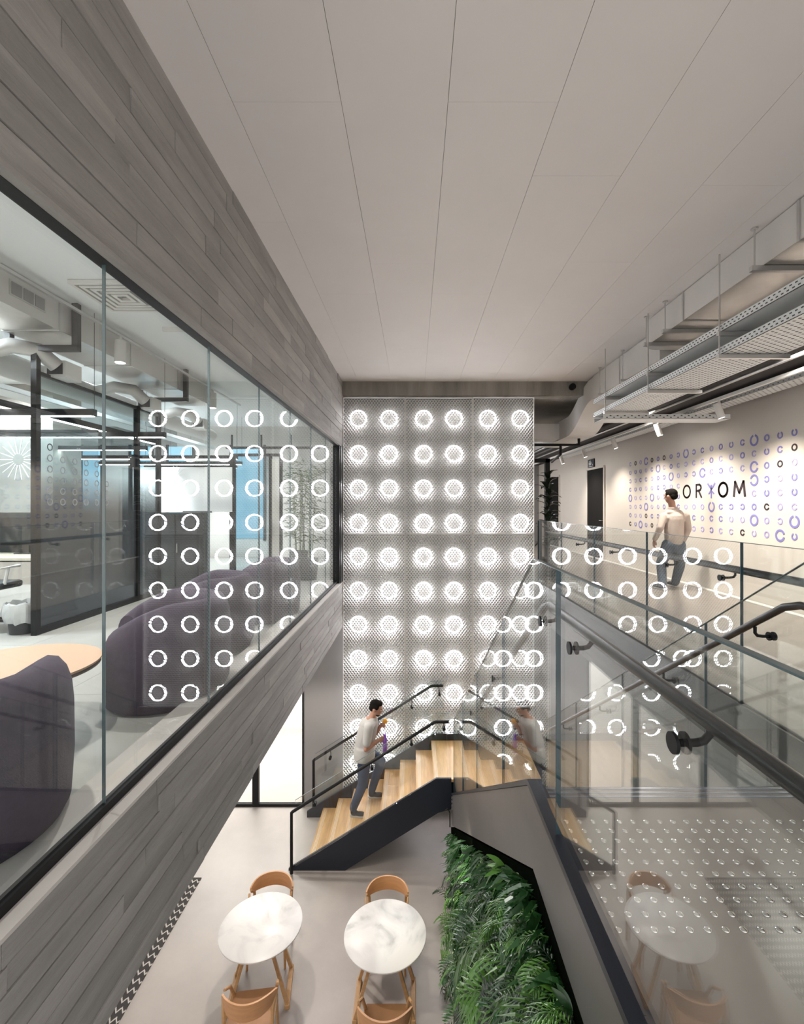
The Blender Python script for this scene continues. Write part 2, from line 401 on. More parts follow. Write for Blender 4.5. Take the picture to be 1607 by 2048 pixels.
struct('ceiling_office', B(-9.0, -1.5, -1.5, 13.5, E+2.14, E+2.3), mat('office_ceiling_white', (.86, .88, .88), .9))
# back walls
struct('trim_2', B(-1.24, 3.1, 8.12, 8.60, E+1.92, CEIL+.0), M_beam)
struct('wall_back', B(XL-.02, 2.10, 8.34, 8.46, 0, E+1.92), M_back)
struct('wall_back_ground', B(-1.94, XL-.02, 8.30, 8.42, 0, 3.25), M_grey)
struct('wall_right', B(XW, XW+.15, -1.5, 18.5, FL, E+1.95), M_wall)
struct('wall_corridor_end', B(1.9, 5.0, 18.3, 18.5, FL, E+1.95), M_grey)
struct('wall_corridor_inner', B(1.98, 2.09, 8.5, 12.0, FL, E+1.95), M_grey)
struct('wall_stair', B(XR+.03, XR+.15, 2.4, 8.46, 0, FL-.30), M_grey)
struct('wall_stair_end', B(2.10, XR+.03, 8.25, 8.46, 0, FL), M_grey)
struct('trim_3', B(XR-.035, XR+.0, 2.28, 8.34, FL-.34, FL+.03), M_char)
# ground floor shopfront to the bright room at the back left
sf = sempty('window_2', (-3.2, 8.32, 0))
B(-6.5, -1.94, 8.29, 8.35, 0, .05).build('frame_bottom', M_black, sf)
B(-6.5, -1.94, 8.29, 8.35, 3.15, 3.22).build('frame_top', M_black, sf)
for x in (-1.965, -2.80, -4.0, -5.2): B(x-.012 if x > -2 else x-.055, x+.012 if x > -2 else x+.055, 8.285, 8.355, .0, 3.2).build('mullion', M_black, sf)
for a, b in ((-2.75, -1.98), (-3.95, -2.86), (-5.15, -4.06), (-6.4, -5.26)): B(a, b, 8.315, 8.325, .05, 3.15).build('pane', M_glass, sf)
struct('wall_room_back', B(-6.8, -1.0, 11.2, 11.3, 0, 3.3), M_white)
struct('wall_room_side', B(-1.5, -1.4, 8.46, 11.2, 0, 3.3), M_white)
# office shell
struct('wall_office_back', B(-6.35, -1.4, 12.6, 12.7, FL, E+2.14), M_white)
struct('wall_office_far', B(-9.0, -6.35, 12.6, 12.7, FL, E+2.14), mat('office_grey', (.42, .42, .41), .8))
struct('wall_office_left', B(-9.1, -9.0, -1.5, 12.7, FL, E+2.14), mat('office_grey', (.42, .42, .41), .8))
struct('wall_office_right', B(-1.5, -1.40, 8.36, 12.6, FL, E+2.14), M_grey)
struct('wall_office_column', B(-8.2, -6.3, 8.2, 8.9, FL, E+2.14), mat('raw_column', (.36, .325, .29), .85, var=.2, scale=1.5))
for k, (a, b) in enumerate(((-8.9, -8.35), (-7.6, -7.0), (-6.6, -5.9), (-4.9, -4.0))):
    w = sempty('window_%d' % (k+3), ((a+b)/2, 12.58, FL))
    B(a, b, 12.585, 12.598, FL+.5, E+1.6).build('pane', M_win, w)
    for x in (a, b): B(x-.03, x+.03, 12.55, 12.6, FL+.45, E+1.65).build('frame_side', M_char, w)

# ================================================================== LUMINOUS MESH WALL
ring_x = [(u-CU)*DB/F for u in (715.5, 777.5, 847, 908, 976, 1041)]
ring_z = [E-(v-CV)*DB/F for v in (836, 906.5, 976, 1045, 1113, 1181.5, 1250, 1319, 1388, 1458, 1528)]
rk = MB().torus((0, 0, 0), .137, .0112, 'y', 40, 8).mesh('led_ring', [M_ringb, M_ring], True)
for p in rk.polygons: p.material_index = 1 if p.normal.y < -.5 else 0
cols_w = ('leftmost column', 'second column', 'third column', 'fourth column', 'fifth column', 'rightmost column')
rows_w = ('top row', 'second row from top', 'third row from top', 'fourth row from top', 'fifth row from top', 'middle row', 'seventh row from top', 'eighth row from top', 'ninth row from top', 'tenth row from top', 'lowest row')
for r, z in enumerate(ring_z):
    for c, x in enumerate(ring_x):
        if r > 8 and c > 3: continue
        o = inst('led_ring', rk, None, T(x, DB+.055, z)); tag(o, 'glowing white ring light behind the mesh, %s, %s' % (rows_w[r], cols_w[c]), 'ring light', 'ring lights of the mesh wall')
# screens of expanded metal, three columns with a joint at the height of the balustrade
px = [XL-.005, (810-CU)*DB/F, (945-CU)*DB/F, 2.095]
pz = [.0, E-(1068-CV)*DB/F, E+1.905]
def lattice(x0, x1, z0, z1, y):
    w, h, t = .050, .0335, .0050; m = MB(); nx = int((x1-x0)/(w/2)); nz = int((z1-z0)/h)
    vs = []; fs = []
    for r in range(nz):
        base = len(vs); zb = z0+h*.5+r*h
        for j in range(nx+1):
            x = x0+(x1-x0)*j/nx; up = (j//1+r) % 2
            zc = zb+(h*.44 if up else -h*.44); zc = min(max(zc, z0+.004), z1-.004)
            vs += [(x, y-.005, zc-t), (x, y-.005, zc+t*.6), (x, y+.008, zc+t*2.0)]
        for j in range(nx):
            a = base+3*j; b = a+3
            fs += [(a, b, b+1, a+1), (a+1, b+1, b+2, a+2)]
    return m.add(vs, fs)
pos_x = ('left', 'middle', 'right'); pos_z = ('lower', 'upper')
for i in range(3):
    for k in range(2):
        x0, x1, z0, z1 = px[i]+.004, px[i+1]-.004, pz[k]+.004, pz[k+1]-.004
        yo = DB+(.0, .018, -.004)[i]
        t = thing('mesh_screen', '%s %s panel of white expanded metal mesh in front of ring lights' % (pos_z[k], pos_x[i]), 'mesh panel', ((x0+x1)/2, yo, z0), 0, 'expanded metal screens')
        o = lattice(x0, x1, z0, z1, yo).build('mesh_lattice', M_mesh, t); o['kind'] = 'stuff'
        for a, b, c, d in ((x0, x0+.008, z0, z1), (x1-.008, x1, z0, z1), (x0, x1, z0, z0+.008), (x0, x1, z1-.008, z1)):
            B(a, b, yo-.006, yo+.03, c, d).build('edge_rail', M_mesh, t)

struct('added_landing_panel', B(.86, 2.10, 8.09, 8.14, .2, E-(1414-CV)*8.1/F), mat('added_panel_grey', (.20, .196, .192), .6))  # added panel, blocks the ring lights so the climber's mirror image shows
# ================================================================== STAIRS
RI, TR = .164, .2625
RI2 = (FL-8*RI)/16
LZ = 8*RI; LX = .30; YF, YB = 6.84, 8.03; YT = 2.28
def nose1(x): return LZ+(x-LX)*RI/TR
def nose2(y): return FL-(y-YT)*RI2/TR
st = thing('lower_stair_flight', 'oak stair flight with black stringers climbing to the landing before the mesh wall', 'staircase', (-.6, 7.4, 0))
for i in range(1, 8):
    x = LX-(8-i)*TR
    B(x-.012, x+TR+.01, YF+.03, YB-.02, i*RI-.035, i*RI).build('tread', M_oak, st)
    B(x, x+.02, YF+.03, YB-.02, (i-1)*RI, i*RI-.035).build('riser', M_oakr, st)
    for q in range(3): B(x+.018+q*.018, x+.026+q*.018, YF+.06, YB-.05, i*RI, i*RI+.0015).build('grip_strip', mat('grip', (.72, .60, .45), .4), st)
B(LX, LX+.02, YF+.03, YB-.02, LZ-RI, LZ-.035).build('riser', M_oakr, st)
B(LX-.012, XS, YF+.03, YB-.02, LZ-.04, LZ).build('landing_deck', M_oak, st)
B(X0+.05, XS, 6.22, YF+.03, LZ-.04, LZ).build('landing_deck', M_oak, st)
for q in range(3): B(LX+.006+q*.018, LX+.014+q*.018, YF+.06, YB-.05, LZ, LZ+.0015).build('grip_strip', MATS['grip'], st)
xb = LX-(LZ-.02)/(RI/TR)
MB().prism([(xb-.06, 0), (xb-.06, .03), (LX+.02, LZ+.03), (X0+.0, LZ+.03), (X0, LZ-.42), (LX+.05, LZ-.47), (xb+.76, 0)], 'y', YF-.0, YF+.03).build('stringer', M_navy, st)
MB().prism([(xb-.06, 0), (xb-.06, .10), (LX+.02, LZ+.11), (XS, LZ+.11), (XS, LZ-.42), (LX+.05, LZ-.47), (xb+.76, 0)], 'y', YB-.02, YB+.012).build('stringer', M_navy, st)
MB().prism([(xb+.30, .01), (LX, LZ-.20), (XS, LZ-.20), (XS, LZ-.24), (LX+.02, LZ-.24), (xb+.36, .01)], 'y', YF+.03, YB-.02).build('soffit', M_char, st)
# upper flight, rising towards the camera
s2 = thing('upper_stair_flight', 'grey steel stair flight rising from the landing towards the upper floor above the plant wall', 'staircase', (1.2, 4.3, 0))
for k in range(1, 16):
    y = YT+k*TR; z = FL-k*RI2
    B(X0+.05, XS-.05, y-TR-.01, y+.012, z-.035, z).build('tread', M_oak, s2)
    B(X0+.05, XS-.05, y-TR-.01, y-TR+.01, z, z+RI2-.035).build('riser', M_oakr, s2)
B(X0+.05, XS-.05, YT+15*TR-.01, YT+15*TR+.01, LZ, LZ+RI2-.035).build('riser', M_oakr, s2)
yk = 2.20
prof = [(-1.2, FL+.055), (yk, FL+.055), (6.66, nose2(6.66)+.01), (6.66, 3.65-.64*(6.66-2.14)+.02), (2.14, 3.65), (-1.2, 3.65)]
MB().prism(prof, 'x', X0, X0+.045).build('stringer', M_string, s2)
MB().prism(prof, 'x', XS-.05, XS-.005).build('stringer', M_string, s2)
MB().prism([(2.3, 3.70), (6.6, 3.70-.64*4.3+.0), (6.6, 3.66-.64*4.3), (2.3, 3.66)], 'x', X0+.05, XS-.05).build('soffit', M_char, s2)
# the glass channel along the stringer top
tp = [(-1.2, FL+.055), (yk, FL+.055), (6.66, nose2(6.66)+.01)]
MB().prism([(a, b+.002) for a, b in tp]+[(a, b+.03) for a, b in tp[::-1]], 'x', X0-.012, X0+.055).build('glass_channel', M_navy, s2)
for q in range(3): B(X0+.07, XS-.06, YT-.085+q*.032, YT-.072+q*.032, FL, FL+.003).build('nosing_strip', M_strip, s2)

# ---- glass balustrades
GT = E-.246          # top of glass
def pane_x(par, x, y0, y1, zb0, zb1, zt0, zt1, th=.0085, edges=(1, 1)):
    e = .0
    MB().prism([(y0, zb0), (y1, zb1), (y1, zt1), (y0, zt0)], 'x', x-th, x+th).build('pane', M_glass, par)
    MB().prism([(y0, zt0), (y1, zt1), (y1, zt1+.004), (y0, zt0+.004)], 'x', x-th, x+th).build('pane_edge', M_gedgeL, par)
    w = .0022
    if edges[1]: MB().prism([(y1-w, zb1), (y1+w, zb1), (y1+w, zt1), (y1-w, zt1)], 'x', x-th-.001, x+th+.001).build('pane_edge', M_gedge, par)
    if edges[0]: MB().prism([(y0-w, zb0), (y0+w, zb0), (y0+w, zt0), (y0-w, zt0)], 'x', x-th-.001, x+th+.001).build('pane_edge', M_gedge, par)
def bracket_x(par, x, y, z, side, drop=.07, reach=.085):
    m = MB(); m.tube([(x, y, z), (x+side*reach*.55, y, z), (x+side*(reach-.012), y, z+.004), (x+side*reach, y, z+.018), (x+side*reach, y, z+drop)], .0085, 10)
    b = m.build('bracket', M_black, par, smooth=True)
    MB().tube([(x-.016*side, y, z), (x-.0092*side, y, z)], .0225, 24).tube([(x+.0092*side, y, z), (x+.015*side, y, z)], .0225, 24).build('bracket_disc', M_black, b, smooth=True)
XH = X0+.085; ZH = E-.455
bl = thing('stair_balustrade', 'frameless glass balustrade with thick black handrail in the right foreground beside the stair', 'balustrade', (X0, 2, FL))
pane_x(bl, X0+.02, -1.2, 1.83, FL+.06, FL+.06, GT, GT, edges=(0, 1))
pane_x(bl, X0+.02, 1.836, yk-.004, FL+.06, FL+.06, GT, GT, edges=(0, 0))
zt = lambda y: GT-(y-yk)*RI2/TR
zb = lambda y: FL+.06-(y-yk)*(FL+.045-nose2(6.66))/(6.66-yk)
for a, b in ((yk, 2.95), (2.956, 4.19), (4.196, 5.4), (5.406, 6.62)):
    pane_x(bl, X0+.02, a, b, zb(a), zb(b), zt(a), zt(b), th=.007, edges=(0, 1))
slope = RI2/TR
MB().tube([(XH, -1.2, ZH), (XH, 2.16, ZH), (XH, 2.26, ZH-.03), (XH, 6.45, ZH-.03-slope*4.19), (XH, 6.62, ZH-.10-slope*4.19)], .0185, 16).build('handrail', M_rail, bl, smooth=True)
for y in (.995, 1.66, 2.05): bracket_x(bl, X0+.02, y, E-.50, 1, .05, .065)
for y in (3.3, 4.6, 5.9): bracket_x(bl, X0+.02, y, E-.50-slope*(y-2.2)-.02, 1, .05, .065)
b2 = thing('flight_balustrade', 'sloping glass balustrade with black handrail on the far side of the upper stair', 'balustrade', (XS, 4, FL))
for a, b in ((yk, 3.0), (3.006, 4.2), (4.206, 5.4), (5.406, 6.62)):
    pane_x(b2, XS, a, b, zb(a), zb(b), zt(a), zt(b), th=.007, edges=(0, 1))
MB().tube([(XS-.085, 1.9, ZH), (XS-.085, 2.16, ZH), (XS-.085, 2.26, ZH-.03), (XS-.085, 6.5, ZH-.03-slope*4.24)], .0185, 16).build('handrail', M_rail, b2, smooth=True)
for y in (2.45, 3.35, 4.5, 5.6): bracket_x(b2, XS, y, E-.50-slope*(y-2.2)-.02, -1, .05, .085)
b3 = thing('corridor_balustrade', 'level glass balustrade with dark handrail in front of the mural wall', 'balustrade', (XR, 5, FL))
yy = [1.9, 3.19, 4.49, 5.8, 7.1, 8.34]
for a, b in zip(yy, yy[1:]): pane_x(b3, XR, a+.004, b-.002, FL+.03, FL+.03, GT, GT, edges=(0, 1))
B(XR-.02, XR+.02, 1.9, 8.34, FL+.0, FL+.03).build('glass_channel', M_char, b3)
MB().tube([(XR+.10, 1.9, ZH), (XR+.10, 8.2, ZH)], .027, 14).build('handrail', M_rail, b3, smooth=True)
for y in (3.4, 4.15, 5.3, 6.4, 7.45): bracket_x(b3, XR, y, E-.515, 1, .055, .10)
# lower flight balustrades, in planes parallel to the picture
def pane_y(par, y, pts): 
    MB().prism(pts, 'y', y-.006, y+.006).build('pane', M_glass, par)
def stair_rail(name, label, y, xs0, zlow, front):
    par = thing(name, label, 'balustrade', (-.6, y, 0)); xe = X0-.04
    s = RI/TR; zk = LZ+.89
    za = zk+(xs0-LX)*s
    MB().tube([(xs0, y-.06*front, zlow), (xs0, y-.06*front, za-.02), (xs0+.02, y-.06*front, za), (LX-.015, y-.06*front, zk-.008), (LX+.02, y-.06*front, zk), (xe, y-.06*front, zk)], .0225, 12).build('handrail', M_black, par, smooth=True)
    g0 = xs0+.04
    for a, b in ((g0, -.92), (-.912, LX), (LX+.006, X0-.012)):
        f = lambda x: min(nose1(x), LZ)+.03
        g = lambda x: min(zk+(x-LX)*s, zk)+.10
        pane_y(par, y, [(a, f(a)), (b, f(b)), (b, g(b)), (a, g(a))])
        MB().prism([(a, g(a)), (b, g(b)), (b, g(b)+.004), (a, g(a)+.004)], 'y', y-.006, y+.006).build('pane_edge', M_gedgeL, par)
    for x in (-1.45, -.62, -.05, .42):
        z = min(zk+(x-LX)*s, zk)
        m = MB(); m.tube([(x, y-.06*front, z), (x+.01, y-.06*front, z-.07), (x+.01, y-.05*front, z-.115), (x+.01, y, z-.12)], .007, 8)
        b = m.build('bracket', M_black, par, smooth=True)
        MB().cyl((x+.01, y-.035, z-.12), .024, .07, 'y', 16).build('bracket_disc', M_black, b, smooth=True)
stair_rail('front_stair_balustrade', 'glass balustrade with black handrail on the near side of the oak stair', YF-.02, -1.765, .02, 1)
stair_rail('rear_stair_balustrade', 'glass balustrade with black handrail between the oak stair and the mesh wall', YB+.03, -1.74, .0, -1)
# tactile studs on the upper landing
ts = MB(); ts.lathe([(.0125, 0), (.0125, .001), (.010, .004), (.004, .0055)], n=12)
me = ts.mesh('stud', M_stud, True)
tac = thing('tactile_strip', 'strip of domed steel warning studs on the floor at the stair top', 'studs', (1.2, 1.8, FL))
for r in range(10):
    for c in range(30):
        inst('stud', me, tac, T(X0+.115+c*.0575+(.0 if r % 2 else .0), 1.51+r*.0575, FL))

# ================================================================== CAFE FURNITURE
def table(x, y, rz, label):
    t = thing('cafe_table', label, 'table', (x, y, 0), rz, 'marble cafe tables')
    w = WM(t)
    def tb(mb, n, m, **k):
        mb.v = [tuple(w @ Vector(p)) for p in mb.v]; return mb.build(n, m, t, **k)
    tb(MB().lathe([(.425, 0), (.438, .006), (.438, .017), (.43, .022), (.0, .022)], (0, 0, .718), 64, cap=False).lathe([(.0, 0), (.425, 0)], (0, 0, .718), 64, cap=False), 'table_top', M_marble, smooth=True)
    for sx in (-1, 1):
        for sy in (-1, 1):
            tb(MB().tube([(sx*.10, sy*.16, .715), (sx*.30, sy*.20, .03)], [.022, .026], 4), 'leg', M_chairw, bevel=.004)
        tb(B(sx*.30-.025, sx*.30+.025, -.23, .23, .0, .045), 'foot_rail', M_chairw, bevel=.006)
    tb(B(-.12, .12, -.2, .2, .685, .717), 'under_frame', M_chairw)
table(-1.67, 5.13, .15, 'round white marble cafe table on wooden legs, the left one near the concrete parapet')
table(-.31, 5.03, 0, 'round grey-veined marble cafe table next to the plant wall')
def make_chair():
    t = thing('cafe_chair', '', 'chair', (0, 0, 0))
    # local frame: sits facing -y ; back at +y
    m = MB(); n = 14; vs = []
    m.prism([(-.215, -.20), (-.19, -.225), (.19, -.225), (.215, -.20), (.205, .18), (.16, .215), (-.16, .215), (-.205, .18)], 'z', .43, .455)
    m.build('seat', M_seat, t, bevel=.008)
    # bent ply back, wrapping round
    m = MB(); vs = []; fs = []; n = 20
    for i in range(n+1):
        a = -1.28+2.56*i/n
        ca, sa = math.sin(a), math.cos(a)
        for (r, z, k) in ((.245, .615, 0), (.262, .615, 0), (.268, .775, 1), (.251, .775, 1)):
            edge = abs(i-n/2)/(n/2); zz = z+(.05*(edge**3) if k == 0 else -.055*(edge**4))
            vs.append((ca*r*1.0, -.02+sa*r*.98, zz))
    for i in range(n):
        for k in range(4): fs.append((i*4+k, i*4+(k+1) % 4, (i+1)*4+(k+1) % 4, (i+1)*4+k))
    fs += [(0, 1, 2, 3), tuple(n*4+k for k in (3, 2, 1, 0))]
    m.add(vs, fs).build('backrest', M_ply, t, smooth=True)
    for sx in (-1, 1):
        MB().tube([(sx*.225, .14, .0), (sx*.215, .13, .42), (sx*.222, .12, .62), (sx*.246, .05, .70)], [.013, .018, .017, .014], 8).build('leg', M_chairw, t, smooth=True)
        MB().tube([(sx*.215, -.22, .0), (sx*.20, -.19, .43), (sx*.225, -.13, .60), (sx*.247, .0, .70)], [.013, .018, .015, .012], 8).build('leg', M_chairw, t, smooth=True)
        MB().tube([(sx*.205, -.18, .405), (sx*.213, .13, .405)], .013, 6).build('side_rail', M_chairw, t)
    MB().tube([(-.2, -.185, .405), (.2, -.185, .405)], .013, 6).build('front_rail', M_chairw, t)
    return t
ch0 = make_chair()
chairs = [((-1.71, 5.60), PI*.0+.06, 'oak cafe chair tucked behind the left marble table, bent back towards the stair'),
          ((-.32, 5.53), .0, 'oak cafe chair behind the right marble table, back towards the stair'),
          ((-1.56, 4.50), PI+.12, 'oak cafe chair at the near side of the left marble table, tan seat showing'),
          ((-.27, 4.36), PI, 'oak cafe chair at the near side of the right marble table by the plant wall')]
for i, ((x, y), a, lab) in enumerate(chairs):
    c = ch0 if i == 0 else copy_tree(ch0)
    c.location = (x, y, 0); c.rotation_euler = (0, 0, a); c['label'] = lab; c['group'] = 'oak cafe chairs'
tag(B(-4.7, -3.03, 2.6, 6.70, .0, .012).build('rug', M_rug), 'dark zigzag patterned rug on the ground floor below the parapet', 'rug')

# ================================================================== PLANT WALL
pw = thing('plant_wall', 'living wall of palms and ferns under the upper stair', 'plant wall', (X0, 4.3, 0))
zb_pl = lambda y: min(3.65, 3.65-.64*(y-2.14))-.01
MB().prism([(1.0, 0), (6.9, 0), (6.9, zb_pl(6.9)), (2.14, 3.64), (1.0, 3.64)], 'x', X0+.0, X0+.05).build('backing_panel', M_soil, pw)
def frond(n, ln, wd, droop, leaf):
    m = MB(); pts = []
    for i in range(n+1):
        t = i/n; pts.append(Vector((0, ln*t*math.cos(droop*t), ln*.32*math.sin(t*2.4)-ln*.55*droop*t*t)))
    m.tube(pts, [.004*(1-.8*i/n)+.0008 for i in range(n+1)], 4)
    for i in range(1, n+1):
        t = i/n; L = leaf*math.sin(PI*min(1, .18+t*.80))**.7; p = pts[i]; d = (pts[i]-pts[i-1]).normalized()
        for s in (-1, 1):
            out = (Vector((s, 0, 0))*.8+d*.75+Vector((0, 0, -.25*t))).normalized(); q = p+out*L*.55+Vector((0, 0, -L*.04)); e = p+out*L+Vector((0, 0, -L*.30))
            nn = out.cross(Vector((0, 0, 1))).normalized()*wd
            m.add([p, q+nn, e, q-nn, q+Vector((0, 0, wd*.35))], [(0, 1, 4), (1, 2, 4), (2, 3, 4), (3, 0, 4)])
    return m
def broad(n, ln, wd):
    m = MB()
    for k in range(n):
        a = 2*PI*k/n+random.uniform(-.3, .3); l = ln*random.uniform(.7, 1.1); d = Vector((math.cos(a)*.7, .45+.35*random.random(), math.sin(a)*.6)); d.normalize()
        s = d.cross(Vector((0, .3, 1))).normalized(); vs = []; fs = []
        for i in range(7):
            t = i/6; w = wd*math.sin(PI*(t*.93+.05))**.8; c = d*l*t+Vector((0, 0, -.35*l*t*t)); vs += [c-s*w, c+Vector((0, 0, -.25*w)), c+s*w]
        for i in range(6): b = i*3; fs += [(b, b+1, b+4, b+3), (b+1, b+2, b+5, b+4)]
        m.add(vs, fs)
    return m
pl = []
for k in range(9):
    mm = M_leafs[k % 3]
    g = frond(11, random.uniform(.34, .5), random.uniform(.008, .013), random.uniform(.4, .9), random.uniform(.13, .2)) if k < 6 else broad(7, .27, .034)
    pl.append(g.mesh('palm_frond', mm, k >= 6))
def spot_on_wall(ymin=1.25):      # more plants where the wall is near and seen large
    while True:
        y = 1/random.uniform(1/6.8, 1/ymin); z0 = max(.05, E-1.16*y); z1 = zb_pl(y)-.05
        if z1 > z0+.02: return y, random.uniform(z0, z1)
cnt = 0
while cnt < 296:
    y, z = spot_on_wall(); room = zb_pl(y)-z
    if room < .05: continue
    me = random.choice(pl[:6] if random.random() < .72 else pl[6:])
    sc = random.uniform(.62, 1.1)*(.55 if room < .2 else .8 if room < .4 else 1)
    # fronds grow out to the left (-x) from the panel and arch down
    mx = T(X0-.005, y, z) @ Matrix.Rotation(PI/2+random.uniform(-.9, .9), 4, 'Z') @ Matrix.Rotation(random.uniform(-.75, .25), 4, 'X') @ Matrix.Rotation(random.uniform(-.8, .8), 4, 'Y') @ Matrix.Scale(sc*.80, 4)
    inst('palm_frond', me, pw, mx); cnt += 1
und = MB()
for k in range(3200):
    y, z = spot_on_wall(1.1)
    if z > zb_pl(y)-.03: continue
    d = Vector((-random.uniform(.25, .8), random.uniform(-.8, .8), random.uniform(-1.0, .3))).normalized(); s_ = d.cross(Vector((1, 0, .4))).normalized()*random.uniform(.007, .015); l = random.uniform(.08, .2)
    p = Vector((X0-.004, y, z)); g = Vector((0, 0, -l*.35))
    und.add([p, p+d*l*.3+s_, p+d*l*.65+s_*.8+g*.4, p+d*l+g, p+d*l*.65-s_*.8+g*.4, p+d*l*.3-s_], [(0, 1, 5), (1, 2, 4, 5), (2, 3, 4)])
o = und.build('undergrowth', M_leafs[0], pw); o['kind'] = 'stuff'
lampb = thing('steel_hook', 'thin black steel hook standing up at the far top of the plant wall', 'hook', (.50, 6.6, .8))
MB().tube([(.50, 6.6, .80), (.50, 6.6, 1.0), (.47, 6.6, 1.06), (.43, 6.6, 1.03)], .008, 8).build('bent_rod', M_black, lampb, smooth=True)
spot('plant_lamp_light', (.22, 4.0, 2.2), (.5, 4.8, 1.5), 30, 95, .6, .03, (1, .95, .7))
# ================================================================== SERVICES ON THE RIGHT
def duct(name, label, x0, x1, z0, z1, ys, par=None):
    t = thing(name, label, 'duct', ((x0+x1)/2, ys[0], z0))
    for a, b in zip(ys, ys[1:]):
        m = MB(); m.box(x0, x1, a+.003, b-.003, z0+.002, z1); m.build('duct_section', M_duct, t)
        B(x0-.0, x1, a+.004, b-.004, z0-.002, z0+.002).build('foil_underside', M_ductu, t)
    for y in ys[1:-1]: B(x0-.008, x1+.008, y-.012, y+.012, z0-.01, z1).build('flange', M_galv, t)
    return t
duct('supply_duct', 'large rectangular air duct under the ceiling at the upper right', 2.70, 3.35, E+1.87, CEIL-.01, [.6, 1.9, 3.30, 4.72, 5.43])
d2 = duct('return_duct', 'smaller rectangular duct continuing towards the concrete beam', 2.95, 3.42, E+1.77, CEIL-.01, [5.65, 6.75, 7.75])
# round shouldered end of the big duct
MB().prism([(2.70, 5.43), (3.35, 5.43), (3.35, 5.62), (2.85, 5.62), (2.76, 5.56), (2.71, 5.49)], 'z', E+1.87, CEIL-.01).build('duct_end_cap', M_duct, bpy.data.objects['supply_duct'], smooth=True)
# bend dropping below the beam
t = thing('bent_duct', 'duct bend dropping below the concrete beam beside the mesh wall', 'duct', (3, 8, E+1.4))
def sweep(par, name, path, w, h, m):
    vs = []; fs = []
    for i, (y, zc, xc) in enumerate(path):
        a = path[max(i-1, 0)]; b = path[min(i+1, len(path)-1)]; ty, tz = b[0]-a[0], b[1]-a[1]; l = math.hypot(ty, tz); ny, nz = -tz/l, ty/l
        for sx, sn in ((-1, -1), (1, -1), (1, 1), (-1, 1)): vs.append((xc+sx*w/2, y+ny*sn*h/2, zc+nz*sn*h/2))
    for i in range(len(path)-1):
        for k in range(4): fs.append((i*4+k, i*4+(k+1) % 4, (i+1)*4+(k+1) % 4, (i+1)*4+k))
    n = (len(path)-1)*4; fs += [(0, 1, 2, 3), (n+3, n+2, n+1, n)]
    return MB().add(vs, fs).build(name, m, par)
zc1, zc2 = E+1.955, E+1.48
path = [(7.75, zc1, 3.185)]+[(7.8+1.0*k/10, zc1+(zc2-zc1)*(.5-.5*math.cos(PI*k/10)), 3.185-.105*k/10) for k in range(11)]
sweep(t, 'bend', path, .47, .36, M_duct)
sweep(t, 'tail', [(8.8, zc2, 3.08), (10.4, zc2, 3.05)], .47, .36, M_duct)
B(2.1, 3.0, 9.2, 9.6, E+1.32, E+1.62).build('side_branch', M_duct, t)
def hanger(x, x2, y, z, label, ztop=CEIL):
    h = thing('duct_hanger', label, 'hanger', (x, y, z))
    for xx in (x, x2): MB().tube([(xx, y, z), (xx, y, ztop)], .007, 8).build('threaded_rod', M_galv, h)
    B(x-.03, x2+.03, y-.018, y+.018, z-.02, z+.02).build('cross_bar', M_galv, h)
    MB().cyl((x, y, ztop-.012), .025, .012, 'z', 12).build('anchor_plate', M_galv, h)
for y, l in ((3.65, 'steel strut hanger under the big duct, nearest the camera'), (4.95, 'steel strut hanger under the middle of the big duct'), (5.35, 'steel strut hanger at the end of the big duct')):
    hanger(2.64, 3.42, y, E+1.845, l)
for y, l in ((6.5, 'steel strut hanger under the smaller duct'), (7.3, 'steel strut hanger where the smaller duct starts to bend')): hanger(2.88, 3.56, y, E+1.74, l)
def tray(name, label, x0, x1, y0, y1, z, h=.065, slots=True, under=True, step=.05):
    t = thing(name, label, 'cable tray', ((x0+x1)/2, y0, z))
    B(x0, x1, y0, y1, z, z+.004).build('tray_base', M_tray, t)
    B(x0, x0+.004, y0, y1, z, z+h).build('tray_side', M_tray, t)
    B(x1-.004, x1, y0, y1, z, z+h).build('tray_side', M_tray, t)
    m = MB(); y = y0+.05; k = 0
    while y < y1-.05:
        for q in range(2): yy_ = y+(step*.5 if q else 0); m.box(x0-.0008, x0+.001, yy_, yy_+.022, z+h*(.26+.40*q), z+h*(.26+.40*q)+.009)
        if under:
            nn = int((x1-x0)/.045)
            for c in range(nn):
                xx = x0+.03+c*.045; m.box(xx, xx+.022, y+(c % 2)*step*.5, y+(c % 2)*step*.5+.012, z-.0008, z+.001)
        y += step; k += 1
    o = m.build('slots', M_hole, t); o['kind'] = 'stuff'
    return t
tray('cable_tray', 'upper perforated white cable tray hanging beside the duct', 2.63, 3.13, 1.2, 6.9, E+1.50, under=False)
tray('cable_tray', 'lower perforated white cable tray with slotted underside at the right', 2.63, 3.16, 1.2, 6.9, E+1.305)
tray('wall_cable_tray', 'narrow perforated cable tray running along the top of the mural wall', 4.35, 4.62, 3.0, 14.0, E+1.46, step=.08)
cross = thing('cross_tray', 'short perforated cable tray crossing over to the mural wall', 'cable tray', (3.5, 6.8, E+1.2))
B(2.66, 4.45, 6.62, 6.624, E+1.235, E+1.30).build('tray_side', M_tray, cross); B(2.66, 4.45, 6.62, 6.95, E+1.235, E+1.239).build('tray_base', M_tray, cross); B(2.66, 4.45, 6.946, 6.95, E+1.235, E+1.30).build('tray_side', M_tray, cross)
m = MB()
for k in range(34): m.box(2.70+k*.05, 2.725+k*.05, 6.619, 6.6215, E+1.25+.022*(k % 2), E+1.262+.022*(k % 2))
o = m.build('slots', M_hole, cross); o['kind'] = 'stuff'
